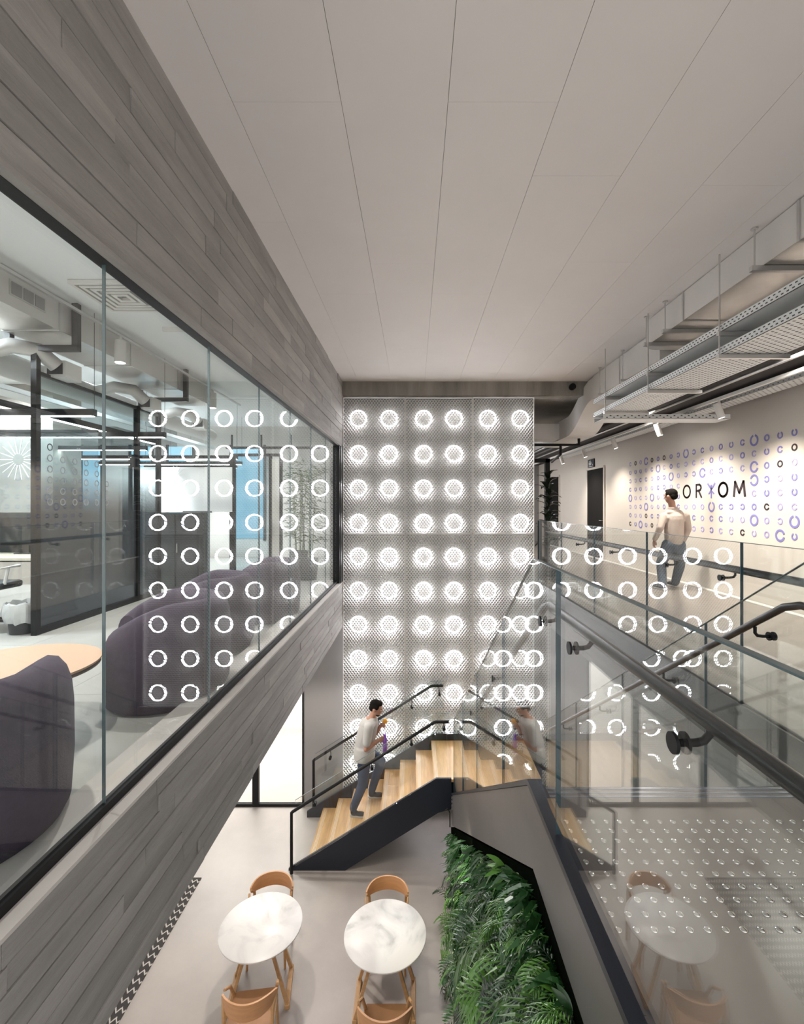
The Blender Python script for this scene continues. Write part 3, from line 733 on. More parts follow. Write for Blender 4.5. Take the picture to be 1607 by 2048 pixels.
for y, l in ((4.03, 'threaded rods and bar carrying the cable trays nearest the camera'), (5.26, 'threaded rods and bar carrying the middle of the cable trays'), (6.44, 'threaded rods and bar at the far end of the cable trays')):
    h = thing('tray_hanger', l, 'hanger', (2.62, y, E+1.3))
    for xx, zt_ in ((2.615, CEIL), (3.19, E+(1.86 if y < 5.6 else 1.765))): MB().tube([(xx, y, E+1.27), (xx, y, zt_)], .007, 8).build('threaded_rod', M_galv, h)
    for z in (1.285, 1.48): B(2.60, 3.21, y-.018, y+.018, E+z-.018, E+z+.016).build('cross_bar', M_galv, h)
# dark pipes under the dark ceiling
for k, (x, z, r) in enumerate(((3.62, 1.53, .03), (3.80, 1.50, .022), (3.36, 1.50, .025))):
    tag(MB().tube([(x, 2, E+z), (x, 15, E+z)], r, 10).build('ceiling_pipe', (M_darkwall, M_galv, M_char)[k], smooth=True), ('thick dark pipe under the black corridor ceiling', 'thin galvanised pipe under the black corridor ceiling', 'black conduit beside the lower cable tray')[k], 'pipe')
fr = thing('black_pipe_frame', 'black suspended pipe frame beyond the mesh wall near the ceiling', 'pipe frame', (2.4, 9, E+1.1))
MB().tube([(2.0, 9.0, E+1.18), (3.15, 9.0, E+1.18), (3.15, 9.0, E+1.36)], .03, 8).build('pipe', M_black, fr); MB().tube([(2.8, 9.0, E+1.18), (2.8, 9, E+1.0)], .025, 8).build('drop', M_black, fr); MB().tube([(2.8, 9.0, E+1.0), (3.1, 10.6, E+1.0)], .025, 8).build('arm', M_black, fr)
tag(MB().cyl((2.72, 8.06, E+2.06), .055, .06, 'y', 20).build('speaker_dome', M_black, smooth=True), 'small round black sensor on the concrete beam', 'sensor')
# track and spotlights on the mural
tk = thing('lighting_track', 'white lighting track above the mural wall', 'track', (3.95, 8, E+1.4))
B(3.93, 3.97, 3.0, 16, E+1.375, E+1.415).build('rail', M_white, tk)
for i, (y, l) in enumerate(((4.6, 'white track spotlight nearest the camera above the mural'), (6.1, 'second white track spotlight above the mural, over the end of the cross tray'), (7.62, 'third white track spotlight above the mural'), (9.3, 'fourth white track spotlight, above the left edge of the mural'), (10.95, 'fifth white track spotlight near the washroom door'), (12.6, 'farthest white track spotlight in the corridor'))):
    s = thing('track_spotlight', l, 'spotlight', (3.95, y, E+1.3), 0, 'corridor track spotlights')
    MB().tube([(3.95, y, E+1.375), (3.95, y, E+1.31)], .014, 8).build('stem', M_white, s)
    a = Vector((3.92, y, E+1.34)); d = Vector((.35, 0, -1)).normalized()
    MB().tube([a, a+d*.20], .045, 16).build('lamp_head', M_white, s, smooth=True)
    MB().tube([a+d*.199, a+d*.203], .036, 16).build('lamp_disc', M_lamp, s)
    spot('track_light', tuple(a+d*.23), (XW, y, E-.60), 100 if i < 4 else 80, 104, 1.0, .03, (1, .90, .76))
# ================================================================== MURAL, DOORS, CORRIDOR
mu = thing('wall_mural', 'mural of violet and black broken rings around the letters ORYOM on the cream wall', 'mural', (XW, 8.5, E-.4))
def arc_mesh(name, r, w, gap, rot, m):
    mb = MB(); n = 18; vs = []; fs = []; a0 = rot+gap/2; a1 = rot+2*PI-gap/2
    for i in range(n+1):
        a = a0+(a1-a0)*i/n
        for q in (r-w/2, r+w/2): vs += [(0, q*math.cos(a), q*math.sin(a)), (-.004, q*math.cos(a), q*math.sin(a))]
    for i in range(n):
        b = i*4; fs += [(b+1, b+3, b+7, b+5), (b, b+4, b+6, b+2), (b, b+1, b+5, b+4), (b+2, b+6, b+7, b+3)]
    return mb.add(vs, fs).mesh(name, m)
vio = [arc_mesh('ring_motif', .038, .020, g, r, M_blue) for g, r in ((0, 0), (.7, 0), (.7, PI), (.9, PI/2))]
pal = [arc_mesh('ring_motif', .038, .018, g, r, M_blue2) for g, r in ((0, 0), (.7, 0), (.9, PI), (.9, PI/2))]
big = [arc_mesh('ring_motif', .070, .028, g, r, M_blue) for g, r in ((0, 0), (.6, 0), (.6, PI), (.5, PI/2))]
ink = [arc_mesh('ring_motif', .038, .020, g, r, M_ink) for g, r in ((0, 0), (.7, PI))]
cx = (1553, 1470, 1393, 1320, 1253, 1188, 1128, 1074, 1022, 973, 927, 883, 841, 801, 766, 731, 697, 665, 636, 606)
ds = [F*XW/(1050+x*.3466-CU) for x in cx]; ds = [ds[0]-.49, ds[0]-.245]+ds
bigs = {(0, 5), (0, 12), (2, 10), (2, 5+0), (0, 18), (2, 13+1), (5, 9), (3, 5), (6, 2), (7, 3), (4, 17), (4, 21), (7, 19), (6, 5), (1, 16), (5, 18)}
inks = {(0, 15), (0, 20), (1, 2), (2, 3), (5, 4), (7, 6), (0, 17), (6, 18), (7, 17), (7, 21)}
rr = random.Random(3)
for c, d in enumerate(ds):
    for r in range(8):
        if r in (3, 4) and 6 <= c <= 12: continue
        z = E+.195*XW-r*(.28*XW/7.0)*.98
        k = (big if (r, c) in bigs else ink if (r, c) in inks else (vio if rr.random() < .6 else pal))
        inst('ring_motif', rr.choice(k), mu, T(XW-.001, d, z))
# letters
LH = .215; zl = E+.265
def bar(pts, w=.022): return pts, w
def stroke(name, polys, m):
    mb = MB()
    for pts, w0 in polys:
        for (a, b) in zip(pts, pts[1:]):
            w = w0; dx, dz = b[0]-a[0], b[1]-a[1]; l = math.hypot(dx, dz); w *= 1.3; nx, nz = -dz/l*w/2, dx/l*w/2; ex, ez = dx/l*w*.3, dz/l*w*.3
            mb.prism([(a[0]+nx-ex, a[1]+nz-ez), (b[0]+nx+ex, b[1]+nz+ez), (b[0]-nx+ex, b[1]-nz+ez), (a[0]-nx-ex, a[1]-nz-ez)], 'x', XW-.006, XW-.0005)
    return mb.build(name, m, mu)
def lo(u): return F*XW/(u-CU)
def put(c, pts): return [(c-a, zl+b) for a, b in pts]          # letters read towards the camera (-y)
circ = [(.105*math.cos(2*PI*k/28), LH/2*math.sin(2*PI*k/28)) for k in range(29)]
stroke('letter_O', [(put(lo(1373), circ), .024)], M_ink)
h = LH/2
stroke('letter_R', [(put(lo(1397), [(-.07, -h), (-.07, h), (.02, h), (.06, h*.75), (.065, h*.45), (.04, h*.12), (-.07, 0)]), .026), (put(lo(1397), [(0, 0), (.075, -h)]), .026)], M_ink)
stroke('letter_Y', [(put(lo(1422), [(-.09, h), (0, .02), (.09, h)]), .024), (put(lo(1422), [(0, .08), (0, -h*1.15)]), .022), (put(lo(1422), [(-.065, -.055), (0, .0), (.065, -.055)]), .018)], M_blue)
stroke('letter_O', [(put(lo(1445.5), circ), .028)], M_ink)
stroke('letter_M', [(put(lo(1478), [(-.12, -h), (-.09, h), (0, -h*.55), (.09, h), (.12, -h)]), .030)], M_ink)
def door(i, d0, d1, z1, label):
    d = sempty('door_%d' % i, (XW, (d0+d1)/2, FL))
    B(XW-.02, XW-.004, d0, d1, FL, z1).build('leaf', M_door, d)
    for y in (d0, d1): B(XW-.035, XW-.001, y-.03, y+.03, FL, z1+.03).build('jamb', M_wall, d)
    B(XW-.035, XW-.001, d0, d1, z1, z1+.05).build('head', M_wall, d)
    MB().tube([(XW-.02, d0+.1, FL+1.0), (XW-.06, d0+.1, FL+1.0), (XW-.06, d0+.22, FL+1.0)], .01, 8).build('handle', M_galv, d)
door(1, F*XW/381, F*XW/347, E+1.0, '')
door(2, F*XW/291, F*XW/271, E+1.0, '')
sg = thing('washroom_sign', 'small navy washroom sign with white figures above the dark door', 'sign', (XW, F*XW/356, E+1.05))
ysg = F*XW/355
B(XW-.03, XW-.004, ysg-.22, ysg+.22, E+1.07, E+1.29).build('sign_plate', M_sign, sg)
for k, q in enumerate((.11, .02)):
    MB().box(XW-.034, XW-.030, ysg+q-.03, ysg+q+.03, E+1.13, E+1.21).build('figure_body', M_signw, sg)
    MB().cyl((XW-.034, ysg+q, E+1.238), .018, .004, 'x', 12).build('figure_head', M_signw, sg)
MB().tube([(XW-.033, ysg-.07, E+1.22), (XW-.033, ysg-.07, E+1.15), (XW-.033, ysg-.13, E+1.15), (XW-.033, ysg-.15, E+1.12)], .009, 6).build('wheelchair_figure', M_signw, sg)
MB().box(XW-.034, XW-.030, ysg-.15, ysg+.15, E+1.085, E+1.10).build('sign_text', M_signw, sg)
# portal and potted plant at the end of the mesh wall
pf = thing('black_portal', 'tall black steel portal frame beyond the mesh wall', 'frame', (2.3, 9.6, FL))
B(2.68, 2.77, 9.6, 9.7, FL, E+.98).build('post', M_black, pf); B(2.1, 2.77, 9.6, 9.7, E+.90, E+.98).build('head', M_black, pf); B(2.22, 2.28, 8.40, 8.46, FL, E-.25).build('short_post', M_black, pf)
pp = thing('potted_rubber_plant', 'dark leafed potted plant behind the right edge of the mesh wall', 'plant', (2.62, 9.2, FL))
MB().lathe([(.14, 0), (.19, .35), (.18, .36), (.16, .33)], (2.62, 9.2, FL), 20).build('pot', M_char, pp, smooth=True)
MB().tube([(2.62, 9.2, FL+.3), (2.60, 9.2, FL+1.1), (2.64, 9.2, FL+1.8)], [.014, .01, .006], 6).build('stem', M_char, pp)
lm = MB(); vs = []; fs = []
for i in range(7):
    t = i/6; w = .055*math.sin(PI*(t*.92+.06)); vs += [(-w, t*.24, .05*math.sin(t*PI)), (0, t*.24, .05*math.sin(t*PI)-.012), (w, t*.24, .05*math.sin(t*PI))]
for i in range(6): b = i*3; fs += [(b, b+1, b+4, b+3), (b+1, b+2, b+5, b+4)]
lme = lm.add(vs, fs).mesh('leaf', mat('rubber_leaf', (.02, .028, .018), .3), True)
for k in range(60):
    z = FL+.55+k*.024
    inst('leaf', lme, pp, T(2.62+random.uniform(-.03, .03), 9.2, z) @ RZ(k*2.4+random.uniform(-.3, .3)) @ Matrix.Rotation(random.uniform(-.2, .8), 4, 'X') @ Matrix.Scale(random.uniform(.8, 1.25), 4))
# ================================================================== OFFICE
def tub(x, y, rz, label, s=1., m=None):
    t = thing('tub_armchair', label, 'armchair', (x, y, FL), rz, 'aubergine tub armchairs')
    w = WM(t); n = 36
    def tb(mb, nm, mt, **k): mb.v = [tuple(w @ Vector(p)*1) for p in mb.v]; return mb.build(nm, mt, t, **k)
    # shell: a thick horse-shoe of fabric, open to -y in the local frame
    vs = []; fs = []; prof = [(.39, .03), (.425, .10), (.437, .30), (.435, .50), (.427, .59), (.408, .655), (.378, .70), (.34, .712), (.305, .695), (.28, .65), (.268, .58), (.262, .38)]
    a0, a1 = math.radians(-52), math.radians(232); k = len(prof)
    for i in range(n+1):
        a = a0+(a1-a0)*i/n; e = abs(2*i/n-1); drop = .16*max(0, (e-.55)/.45)**1.5
        for (r, z) in prof:
            zz = z-drop*max(0, (z-.3)/.4); vs.append((r*s*math.cos(a), r*s*math.sin(a), zz*s))
    for i in range(n):
        for q in range(k-1): fs.append((i*k+q, i*k+q+1, (i+1)*k+q+1, (i+1)*k+q))
        fs.append((i*k+k-1, i*k, (i+1)*k, (i+1)*k+k-1))
    fs += [tuple(range(k)), tuple(n*k+q for q in range(k))[::-1]]
    tb(MB().add(vs, fs), 'shell', m or M_fab, smooth=True)
    tb(MB().lathe([(.30, .16), (.325, .20), (.33, .36), (.30, .42), (.2, .435), (0.001, .44)], (0, -.03, 0), 32, s, s), 'seat_cushion', M_fab2, smooth=True)
    tb(MB().lathe([(.37, .0), (.39, .02), (.39, .16)], (0, 0, 0), 32, s, s), 'base', m or M_fab, smooth=True)
tub(-1.88, 1.86, 3.9, 'dark aubergine tub armchair nearest the camera, seen from behind through the office glass')
tub(-1.80, 3.42, -1.15, 'dark aubergine tub armchair across the round peach table, right behind the glass')
tub(-1.98, 4.50, -1.25, 'aubergine tub armchair in the second row behind the glass, back towards the camera')
tub(-1.84, 5.75, -1.35, 'farthest aubergine tub armchair close to the end of the glass')
ct = thing('coffee_table', 'round peach topped coffee table between the tub armchairs', 'table', (-2.33, 2.70, FL))
MB().lathe([(.43, 0), (.45, .012), (.45, .022), (.0, .022)], (-2.33, 2.70, FL+.42), 56, cap=False).build('table_top', M_ttop, ct, smooth=True)
MB().lathe([(.0, 0), (.445, 0), (.445, .008), (.0, .008)], (-2.33, 2.70, FL+.408), 48, cap=False).build('top_edge', mat('table_edge', (.12, .07, .04), .5), ct)
MB().cyl((-2.33, 2.70, FL+.012), .03, .40, 'z', 16).build('column', M_black, ct, smooth=True)
MB().lathe([(.24, 0), (.24, .008), (.05, .014)], (-2.33, 2.70, FL), 32).build('foot', M_black, ct, smooth=True)
# glazed partition with gradient film
XP = -4.0
pt = thing('film_partition', 'black framed glass partition with charcoal gradient film on its lower half', 'partition', (XP, 6.1, FL))
for y in (4.97, 6.78, 7.35): B(XP-.03, XP+.03, y-.03, y+.03, FL, E+1.45).build('post', M_black, pt)
for a, b in ((5.0, 6.75), (6.81, 7.32)):
    B(XP-.006, XP+.006, a, b, FL+.07, E+1.40).build('pane', M_film, pt); B(XP-.03, XP+.03, a, b, FL, FL+.07).build('bottom_rail', M_black, pt); B(XP-.02, XP+.02, a, b, E+1.40, E+1.44).build('top_rail', M_char, pt)
for y, l in ((4.97, 'near'), (7.35, 'far')):
    b = thing('ceiling_bracket', 'black U shaped ceiling bracket over the %s end of the film partition' % l, 'bracket', (XP, y, E+1.45))
    for xx, zz in ((XP-.28, 1.88), (XP+.43, 2.14)): B(xx-.03, xx+.03, y-.03, y+.03, E+1.68, E+zz).build('arm', M_char, b)
    B(XP-.31, XP+.46, y-.03, y+.03, E+1.64, E+1.70).build('yoke', M_char, b); B(XP-.03, XP+.03, y-.03, y+.03, E+1.45, E+1.64).build('stem', M_char, b)
def burst(label, x, y, z, r, axis):
    t = thing('starburst_decal', label, 'decal', (x, y, z))
    for k in range(18):
        a = 2*PI*k/18; p0 = (math.cos(a)*r*.28, math.sin(a)*r*.28); p1 = (math.cos(a)*r, math.sin(a)*r)
        if axis == 'y': MB().tube([(x+p0[0], y, z+p0[1]), (x+p1[0], y, z+p1[1])], r*.022, 4).build('ray', M_signw, t)
        else: MB().tube([(x, y+p0[0], z+p0[1]), (x, y+p1[0], z+p1[1])], r*.022, 4).build('ray', M_signw, t)
burst('white starburst decal on the far left glass by the raw concrete column', -5.05, 6.0, E+.60, .26, 'y')
sgp = thing('glass_screen', 'clear glass screen with starburst in front of the raw concrete column', 'screen', (-5.0, 6.02, FL))
B(-6.2, -4.05, 6.015, 6.027, FL+.9, E+.95).build('pane', M_frost, sgp); B(-6.2, -4.05, 6.0, 6.04, E+.95, E+.98).build('top_rail', M_char, sgp)
burst('pale grey starburst decal on the whiteboard wall', -4.35, 8.56, E+.55, .19, 'y')
# printed ring dots on the partition
rd = thing('ring_decals', 'grid of small grey printed rings on the film partition', 'decal', (XP+.012, 5.8, E+.1))
dm = arc_mesh('ring_print', .034, .012, 0, 0, mat('print_grey', (.16, .17, .19), .7))
for r in range(5):
    for c in range(6): inst('ring_print', dm, rd, T(XP+.012, 5.15+c*.19, E+.05+r*.12) if not (r > 2 and c > 4) else T(XP+.012, 5.15, E+.65))
wbd = thing('whiteboard', 'large white board above the dark cabinet behind the glass', 'whiteboard', (-4.3, 8.6, E-.1))
B(-5.15, -3.32, 8.60, 8.64, E-.10, E+.72).build('board_face', mat('board_white', (.80, .82, .83), .3), wbd); B(-4.2, -3.7, 8.53, 8.6, E-.11, E-.085).build('pen_tray', M_char, wbd)
for x in (-5.17, -3.30): B(x-.02, x+.02, 8.58, 8.66, FL, E+.95).build('post', M_black, wbd)
cb = thing('dark_cabinet', 'charcoal storage cabinet standing in front of the whiteboard', 'cabinet', (-3.95, 7.95, FL))
B(-4.31, -3.55, 7.75, 8.15, FL, E-.10).build('body', M_char, cb, bevel=.006); B(-4.29, -3.94, 7.735, 7.75, FL+.05, E-.13).build('door_panel', M_char, cb); B(-3.92, -3.57, 7.735, 7.75, FL+.05, E-.13).build('door_panel', M_char, cb); B(-3.905, -3.895, 7.72, 7.735, FL+.6, FL+.75).build('handle', M_galv, cb)
gd = thing('framed_glass_door', 'black framed glass door with pale blue film at the back of the office', 'door frame', (-3.0, 8.9, FL))
for x in (-3.46, -2.72, -2.52): B(x-.025, x+.025, 8.87, 8.93, FL, E+1.0).build('post', M_black, gd)
B(-3.46, -2.5, 8.87, 8.93, E+.95, E+1.0).build('head', M_black, gd); B(-3.43, -2.75, 8.895, 8.905, FL+.03, E+.95).build('pane', M_frost, gd)
B(-2.72, -2.52, 8.9, 8.91, FL, E+.9).build('white_jamb', M_white, gd)
hp = thing('suspended_frame', 'black suspended rail with pendants near the end of the office glass', 'frame', (-2.2, 8.0, E+1.2))
B(-3.2, -1.6, 7.98, 8.02, E+.98, E+1.02).build('rail', M_black, hp)
for x in (-3.1, -2.6, -2.1): MB().tube([(x, 8, E+1.0), (x, 8, E+1.22)], .016, 8).build('rod', M_black, hp)
# bamboo
for (x, y, l) in ((-2.5, 10.2, 'tall bamboo plant behind the frosted end of the office glass'), (-1.98, 8.75, 'slender bamboo plant close to the dark end frame of the glass')):
    bp_ = thing('bamboo_plant', l, 'plant', (x, y, FL), 0, 'office bamboo plants')
    MB().lathe([(.16, 0), (.2, .4), (.18, .4), (.17, .36)], (x, y, FL), 20).build('pot', M_char, bp_, smooth=True)
    for k in range(5):
        a = k*1.3; MB().tube([(x+.07*math.cos(a), y+.07*math.sin(a), FL+.3), (x+.16*math.cos(a), y+.16*math.sin(a), FL+2.0)], [.010, .006], 6).build('cane', M_bamboo, bp_)
    lf = MB()
    for k in range(420):
        a = random.uniform(0, 2*PI); r = random.uniform(.05, .28); z = FL+random.uniform(.7, 2.2); p = Vector((x+r*math.cos(a), y+r*math.sin(a), z)); d = Vector((math.cos(a), math.sin(a), random.uniform(-.8, .4))).normalized(); s = d.orthogonal().normalized()*.012
        lf.add([p, p+d*.06+s, p+d*.15, p+d*.06-s], [(0, 1, 2), (0, 2, 3)])
    o = lf.build('foliage', M_bamboo, bp_); o['kind'] = 'stuff'
# desks beyond the partition
dk = thing('office_desk', 'pale office desk with dark privacy screens behind the film partition', 'desk', (-5.4, 5.9, FL))
B(-6.4, -4.35, 5.55, 6.25, FL+.72, FL+.75).build('desk_top', mat('desk_maple', (.72, .66, .52), .5), dk)
B(-6.4, -4.3, 6.26, 6.29, FL+.62, FL+1.28).build('privacy_screen', M_char, dk)
for x in (-6.3, -4.5): B(x-.03, x+.03, 5.6, 6.2, FL+.02, FL+.72).build('leg', M_white, dk); B(x-.04, x+.04, 5.56, 6.24, FL, FL+.03).build('foot', M_white, dk)
mo = thing('monitor', 'dark monitor on the office desk at the left edge', 'monitor', (-5.0, 6.0, FL+.75))
B(-5.35, -4.72, 6.08, 6.11, FL+.86, FL+1.22).build('screen', M_black, mo); B(-5.06, -5.0, 6.1, 6.13, FL+.75, FL+.95).build('stand', M_char, mo); B(-5.13, -4.93, 6.02, 6.2, FL+.75, FL+.762).build('foot', M_char, mo)
oc = thing('office_chair', 'grey office swivel chair at the left edge of the picture', 'chair', (-4.75, 5.2, FL))
B(-5.02, -4.52, 4.95, 5.45, FL+.44, FL+.52).build('seat', M_char, oc, bevel=.03)
MB().prism([(-5.0, FL+.62), (-4.93, FL+.56), (-4.60, FL+.56), (-4.53, FL+.62), (-4.53, FL+1.03), (-4.60, FL+1.10), (-4.93, FL+1.10), (-5.0, FL+1.03)], 'y', 4.92, 4.96).build('back_frame', M_grey, oc, bevel=.01)
MB().prism([(-4.94, FL+.64), (-4.59, FL+.64), (-4.59, FL+1.02), (-4.94, FL+1.02)], 'y', 4.905, 4.92).build('back_mesh', M_char, oc)
B(-4.79, -4.75, 4.93, 4.98, FL+.48, FL+.62).build('back_spine', M_char, oc)
MB().cyl((-4.77, 5.2, FL+.09), .025, .36, 'z', 12).build('gas_column', M_galv, oc, smooth=True)
for k in range(5):
    a = 2*PI*k/5+.3; e = (-4.77+.28*math.cos(a), 5.2+.28*math.sin(a), FL+.065)
    l = MB().tube([(-4.77, 5.2, FL+.11), e], [.022, .014], 8).build('base_arm', M_char, oc); MB().ell((e[0], e[1], FL+.03), .02, .02, .03, nu=10, nv=6).build('castor', M_black, l, smooth=True)
for s in (-1, 1): MB().tube([(-4.77+s*.24, 5.2, FL+.5), (-4.77+s*.28, 5.2, FL+.68), (-4.77+s*.28, 5.05, FL+.69), (-4.77+s*.28, 5.35, FL+.69)], .018, 8).build('armrest', M_white, oc)
bn = thing('waste_bin', 'dark waste bin with clear plastic liner beside the film partition', 'bin', (-4.22, 5.08, FL))
MB().lathe([(.12, 0), (.15, .30), (.145, .30), (.115, .015)], (-4.22, 5.08, FL), 24).build('bucket', M_char, bn, smooth=True)
vs = []; fs = []
for i, (r, z) in enumerate(((.152, .12), (.18, .20), (.17, .27), (.165, .32), (.15, .335), (.13, .26))):
    for k in range(24): a = 2*PI*k/24; q = r*(1+.10*math.sin(k*2.7+i)); vs.append((-4.22+q*math.cos(a), 5.08+q*math.sin(a), FL+z+.012*math.sin(k*1.9)))
for i in range(5):
    for k in range(24): fs.append((i*24+k, i*24+(k+1) % 24, (i+1)*24+(k+1) % 24, (i+1)*24+k))
MB().add(vs, fs).build('liner_bag', mat('plastic_liner', (.55, .56, .56), .25), bn, smooth=True)
# linear pendants
lab = ('nearest', 'second', 'third', 'fourth', 'fifth', 'sixth')
for k, (d, x1, x0) in enumerate(((5.2, -3.53, -7.5), (6.8, -3.60, -8.5), (8.35, -4.75, -8.6), (9.9, -3.72, -7.6), (11.2, -4.1, -7.5), (12.2, -4.6, -7.0))):
    t = thing('linear_pendant', '%s crosswise black linear pendant with glowing underside in the office' % lab[k], 'pendant light', (x1, d, E+1.0), 0, 'crosswise linear pendants')
    B(x0, x1, d-.035, d+.035, E+1.0, E+1.075).build('housing', M_black, t); B(x0+.02, x1-.02, d-.028, d+.028, E+.994, E+1.0).build('diffuser', M_led, t)
    for x in (x1-.008, (x0+x1)/2): MB().tube([(x, d, E+1.075), (x, d, E+2.14)], .003, 4).build('cable', M_char, t)
t = thing('lengthwise_pendant', 'long black linear pendant running away from the camera through the office', 'pendant light', (-4.5, 6.5, E+1.08))
B(-4.53, -4.46, 4.9, 8.2, E+1.085, E+1.16).build('housing', M_black, t); B(-4.523, -4.467, 4.95, 8.15, E+1.079, E+1.085).build('diffuser', M_led, t)
# ducts, pipes and lamps above the office
od = duct('office_duct', 'painted rectangular duct hanging under the office ceiling', -4.2, -3.62, E+1.80, E+2.12, [.8, 2.4, 3.6, 4.8, 6.0, 7.2, 8.4])
B(-3.622, -3.615, 4.20, 4.62, E+1.90, E+2.04).build('grille', M_galv, od)
for k in range(3): B(-3.618, -3.610, 4.22+k*.133, 4.33+k*.133, E+1.915, E+2.025).build('grille_blade', M_grey, od)
tag(MB().tube([(-4.55, 1.0, E+1.58), (-4.55, 10.5, E+1.58)], .14, 20).build('round_duct', M_duct, smooth=True), 'long round white duct below the rectangular office duct', 'duct')
for k, y in enumerate((4.9, 6.6, 8.3)):
    t = thing('air_branch', ('nearest', 'middle', 'farthest')[k]+' white branch elbow on the round office duct', 'duct', (-4.3, y, E+1.7))
    MB().tube([(-4.5, y, E+1.60), (-4.2, y, E+1.68), (-4.0, y+.1, E+1.66), (-3.92, y+.25, E+1.54)], .08, 14).build('elbow', M_duct, t, smooth=True)
    B(-4.05, -3.82, y+.25, y+.5, E+1.42, E+1.60).build('outlet_box', M_duct, t); B(-4.02, -3.85, y+.245, y+.25, E+1.45, E+1.57).build('outlet_grille', M_hole, t)
tray('office_cable_tray', 'perforated cable tray below the round office duct', -5.45, -5.1, 3.0, 12.0, E+1.46, under=False, step=.09)
tk2 = thing('office_track', 'thin white lighting track along the office duct', 'track', (-3.5, 5, E+2.05)); B(-3.53, -3.50, .8, 9.5, E+2.03, E+2.06).build('rail', M_galv, tk2)
for k, y in enumerate((5.62, 8.2)):
    s = thing('office_spotlight', ('nearer', 'farther')[k]+' white cylinder spotlight hanging from the office track', 'spotlight', (-3.5, y, E+1.7), 0, 'office spotlights')
    MB().tube([(-3.515, y, E+2.03), (-3.515, y, E+1.98)], .02, 8).build('stem', M_white, s); MB().cyl((-3.515, y, E+1.72), .062, .26, 'z', 20).build('lamp_head', M_white, s, smooth=True); MB().cyl((-3.515, y, E+1.716), .052, .004, 'z', 20).build('lamp_disc', M_lamp, s)
    spot('office_spot_light', (-3.515, y, E+1.70), (-3.3, y-.3, FL), 40, 80, .5, .04)
df = thing('ceiling_diffuser', 'square louvred air diffuser in the white office ceiling', 'diffuser', (-2.93, 4.75, E+2.1))
for k in range(5):
    a = .33-k*.062; m = MB()
    for (x0_, x1_, y0_, y1_) in ((-a, a, -a, -a+.035), (-a, a, a-.035, a), (-a, -a+.035, -a+.035, a-.035), (a-.035, a, -a+.035, a-.035)): m.box(-2.93+x0_, -2.93+x1_, 4.75+y0_, 4.75+y1_, E+2.10, E+2.136)
    m.build('louvre_ring', M_white, df)
B(-3.25, -2.61, 4.43, 5.07, E+2.134, E+2.1395).build('plenum', M_char, df)
tag(B(-3.0, -1.5, 5.6, 5.63, E+2.09, E+2.14).build('ceiling_joint_rail', M_white), 'thin white rail across the office ceiling beside the diffuser', 'rail')

# ================================================================== PEOPLE
def remesh(name, mb, m, par, vox=.011, smooth=6, factor=.5):
    me = mb.mesh(name+'_src', m); o = bpy.data.objects.new(name+'_src', me); C.objects.link(o)
    r = o.modifiers.new('r', 'REMESH'); r.mode = 'VOXEL'; r.voxel_size = vox; r.use_smooth_shade = True
    s = o.modifiers.new('s', 'SMOOTH'); s.factor = factor; s.iterations = smooth
    dg = bpy.context.evaluated_depsgraph_get(); ev = o.evaluated_get(dg); nm = bpy.data.meshes.new_from_object(ev)
    nm.transform(WM(par).inverted()); nm.name = name
    if not nm.materials: nm.materials.append(m)
    nm.polygons.foreach_set('use_smooth', [True]*len(nm.polygons))
    bpy.data.objects.remove(o, do_unlink=True)
    k = bpy.data.objects.new(name, nm); C.objects.link(k); k.parent = par; return k
def limb(mb, pts, rs, sy=1.):
    P_ = [Vector(p) for p in pts]; out = []; ro = []
    for i in range(len(P_)-1):
        for q in range(6): t = q/6; out.append(P_[i].lerp(P_[i+1], t)); ro.append(rs[i]+(rs[i+1]-rs[i])*t)
    out.append(P_[-1]); ro.append(rs[-1]); mb.tube(out, ro, 14, sy=sy)
    for p, r in zip(P_, rs): mb.ell(p, r*.985, r*.985, r*.985, nu=14, nv=8)
def frame(fwd, up):
    f = Vector(fwd).normalized(); u = Vector(up); u = (u-f*u.dot(f)).normalized(); r = f.cross(u); return Matrix((r, f, u)).transposed()   # columns right, forward, up
def head(mb, c, R):
    c = Vector(c); q = lambda x, y, z: c+R @ Vector((x, y, z))
    mb.ell(q(0, -.008, .022), .076, .096, .098, R); mb.ell(q(0, .026, -.045), .060, .066, .072, R); mb.ell(q(0, .048, -.088), .034, .034, .026, R)
    mb.tube([q(0, .092, .012), q(0, .112, -.028), q(0, .090, -.036)], [.011, .016, .012], 8)
    for s in (-1, 1): mb.ell(q(s*.078, -.012, -.012), .012, .022, .033, R)
    mb.ell(q(0, .083, -.062), .026, .016, .008, R); mb.ell(q(0, .084, .022), .055, .016, .010, R)
def facial(par, c, R):
    c = Vector(c); q = lambda x, y, z: c+R @ Vector((x, y, z))
    for s in (-1, 1):
        MB().ell(q(s*.031, .086, .004), .013, .009, .008, R, 10, 6).build('eye', M_signw, par, smooth=True)
        MB().ell(q(s*.031, .094, .004), .006, .004, .006, R, 8, 6).build('iris', M_hair, par, smooth=True)
        MB().ell(q(s*.031, .092, .024), .020, .007, .005, R, 10, 6).build('eyebrow', M_hair, par, smooth=True)
def hairdo(mb, c, R, tall=.02):
    c = Vector(c); q = lambda x, y, z: c+R @ Vector((x, y, z))
    mb.ell(q(0, -.022, .045), .081, .095, .078+tall, R); mb.ell(q(0, .035, .088), .058, .050, .028+tall, R); mb.ell(q(0, -.060, -.005), .070, .055, .062, R)
    for s in (-1, 1): mb.ell(q(s*.066, -.005, .035), .020, .050, .045, R)
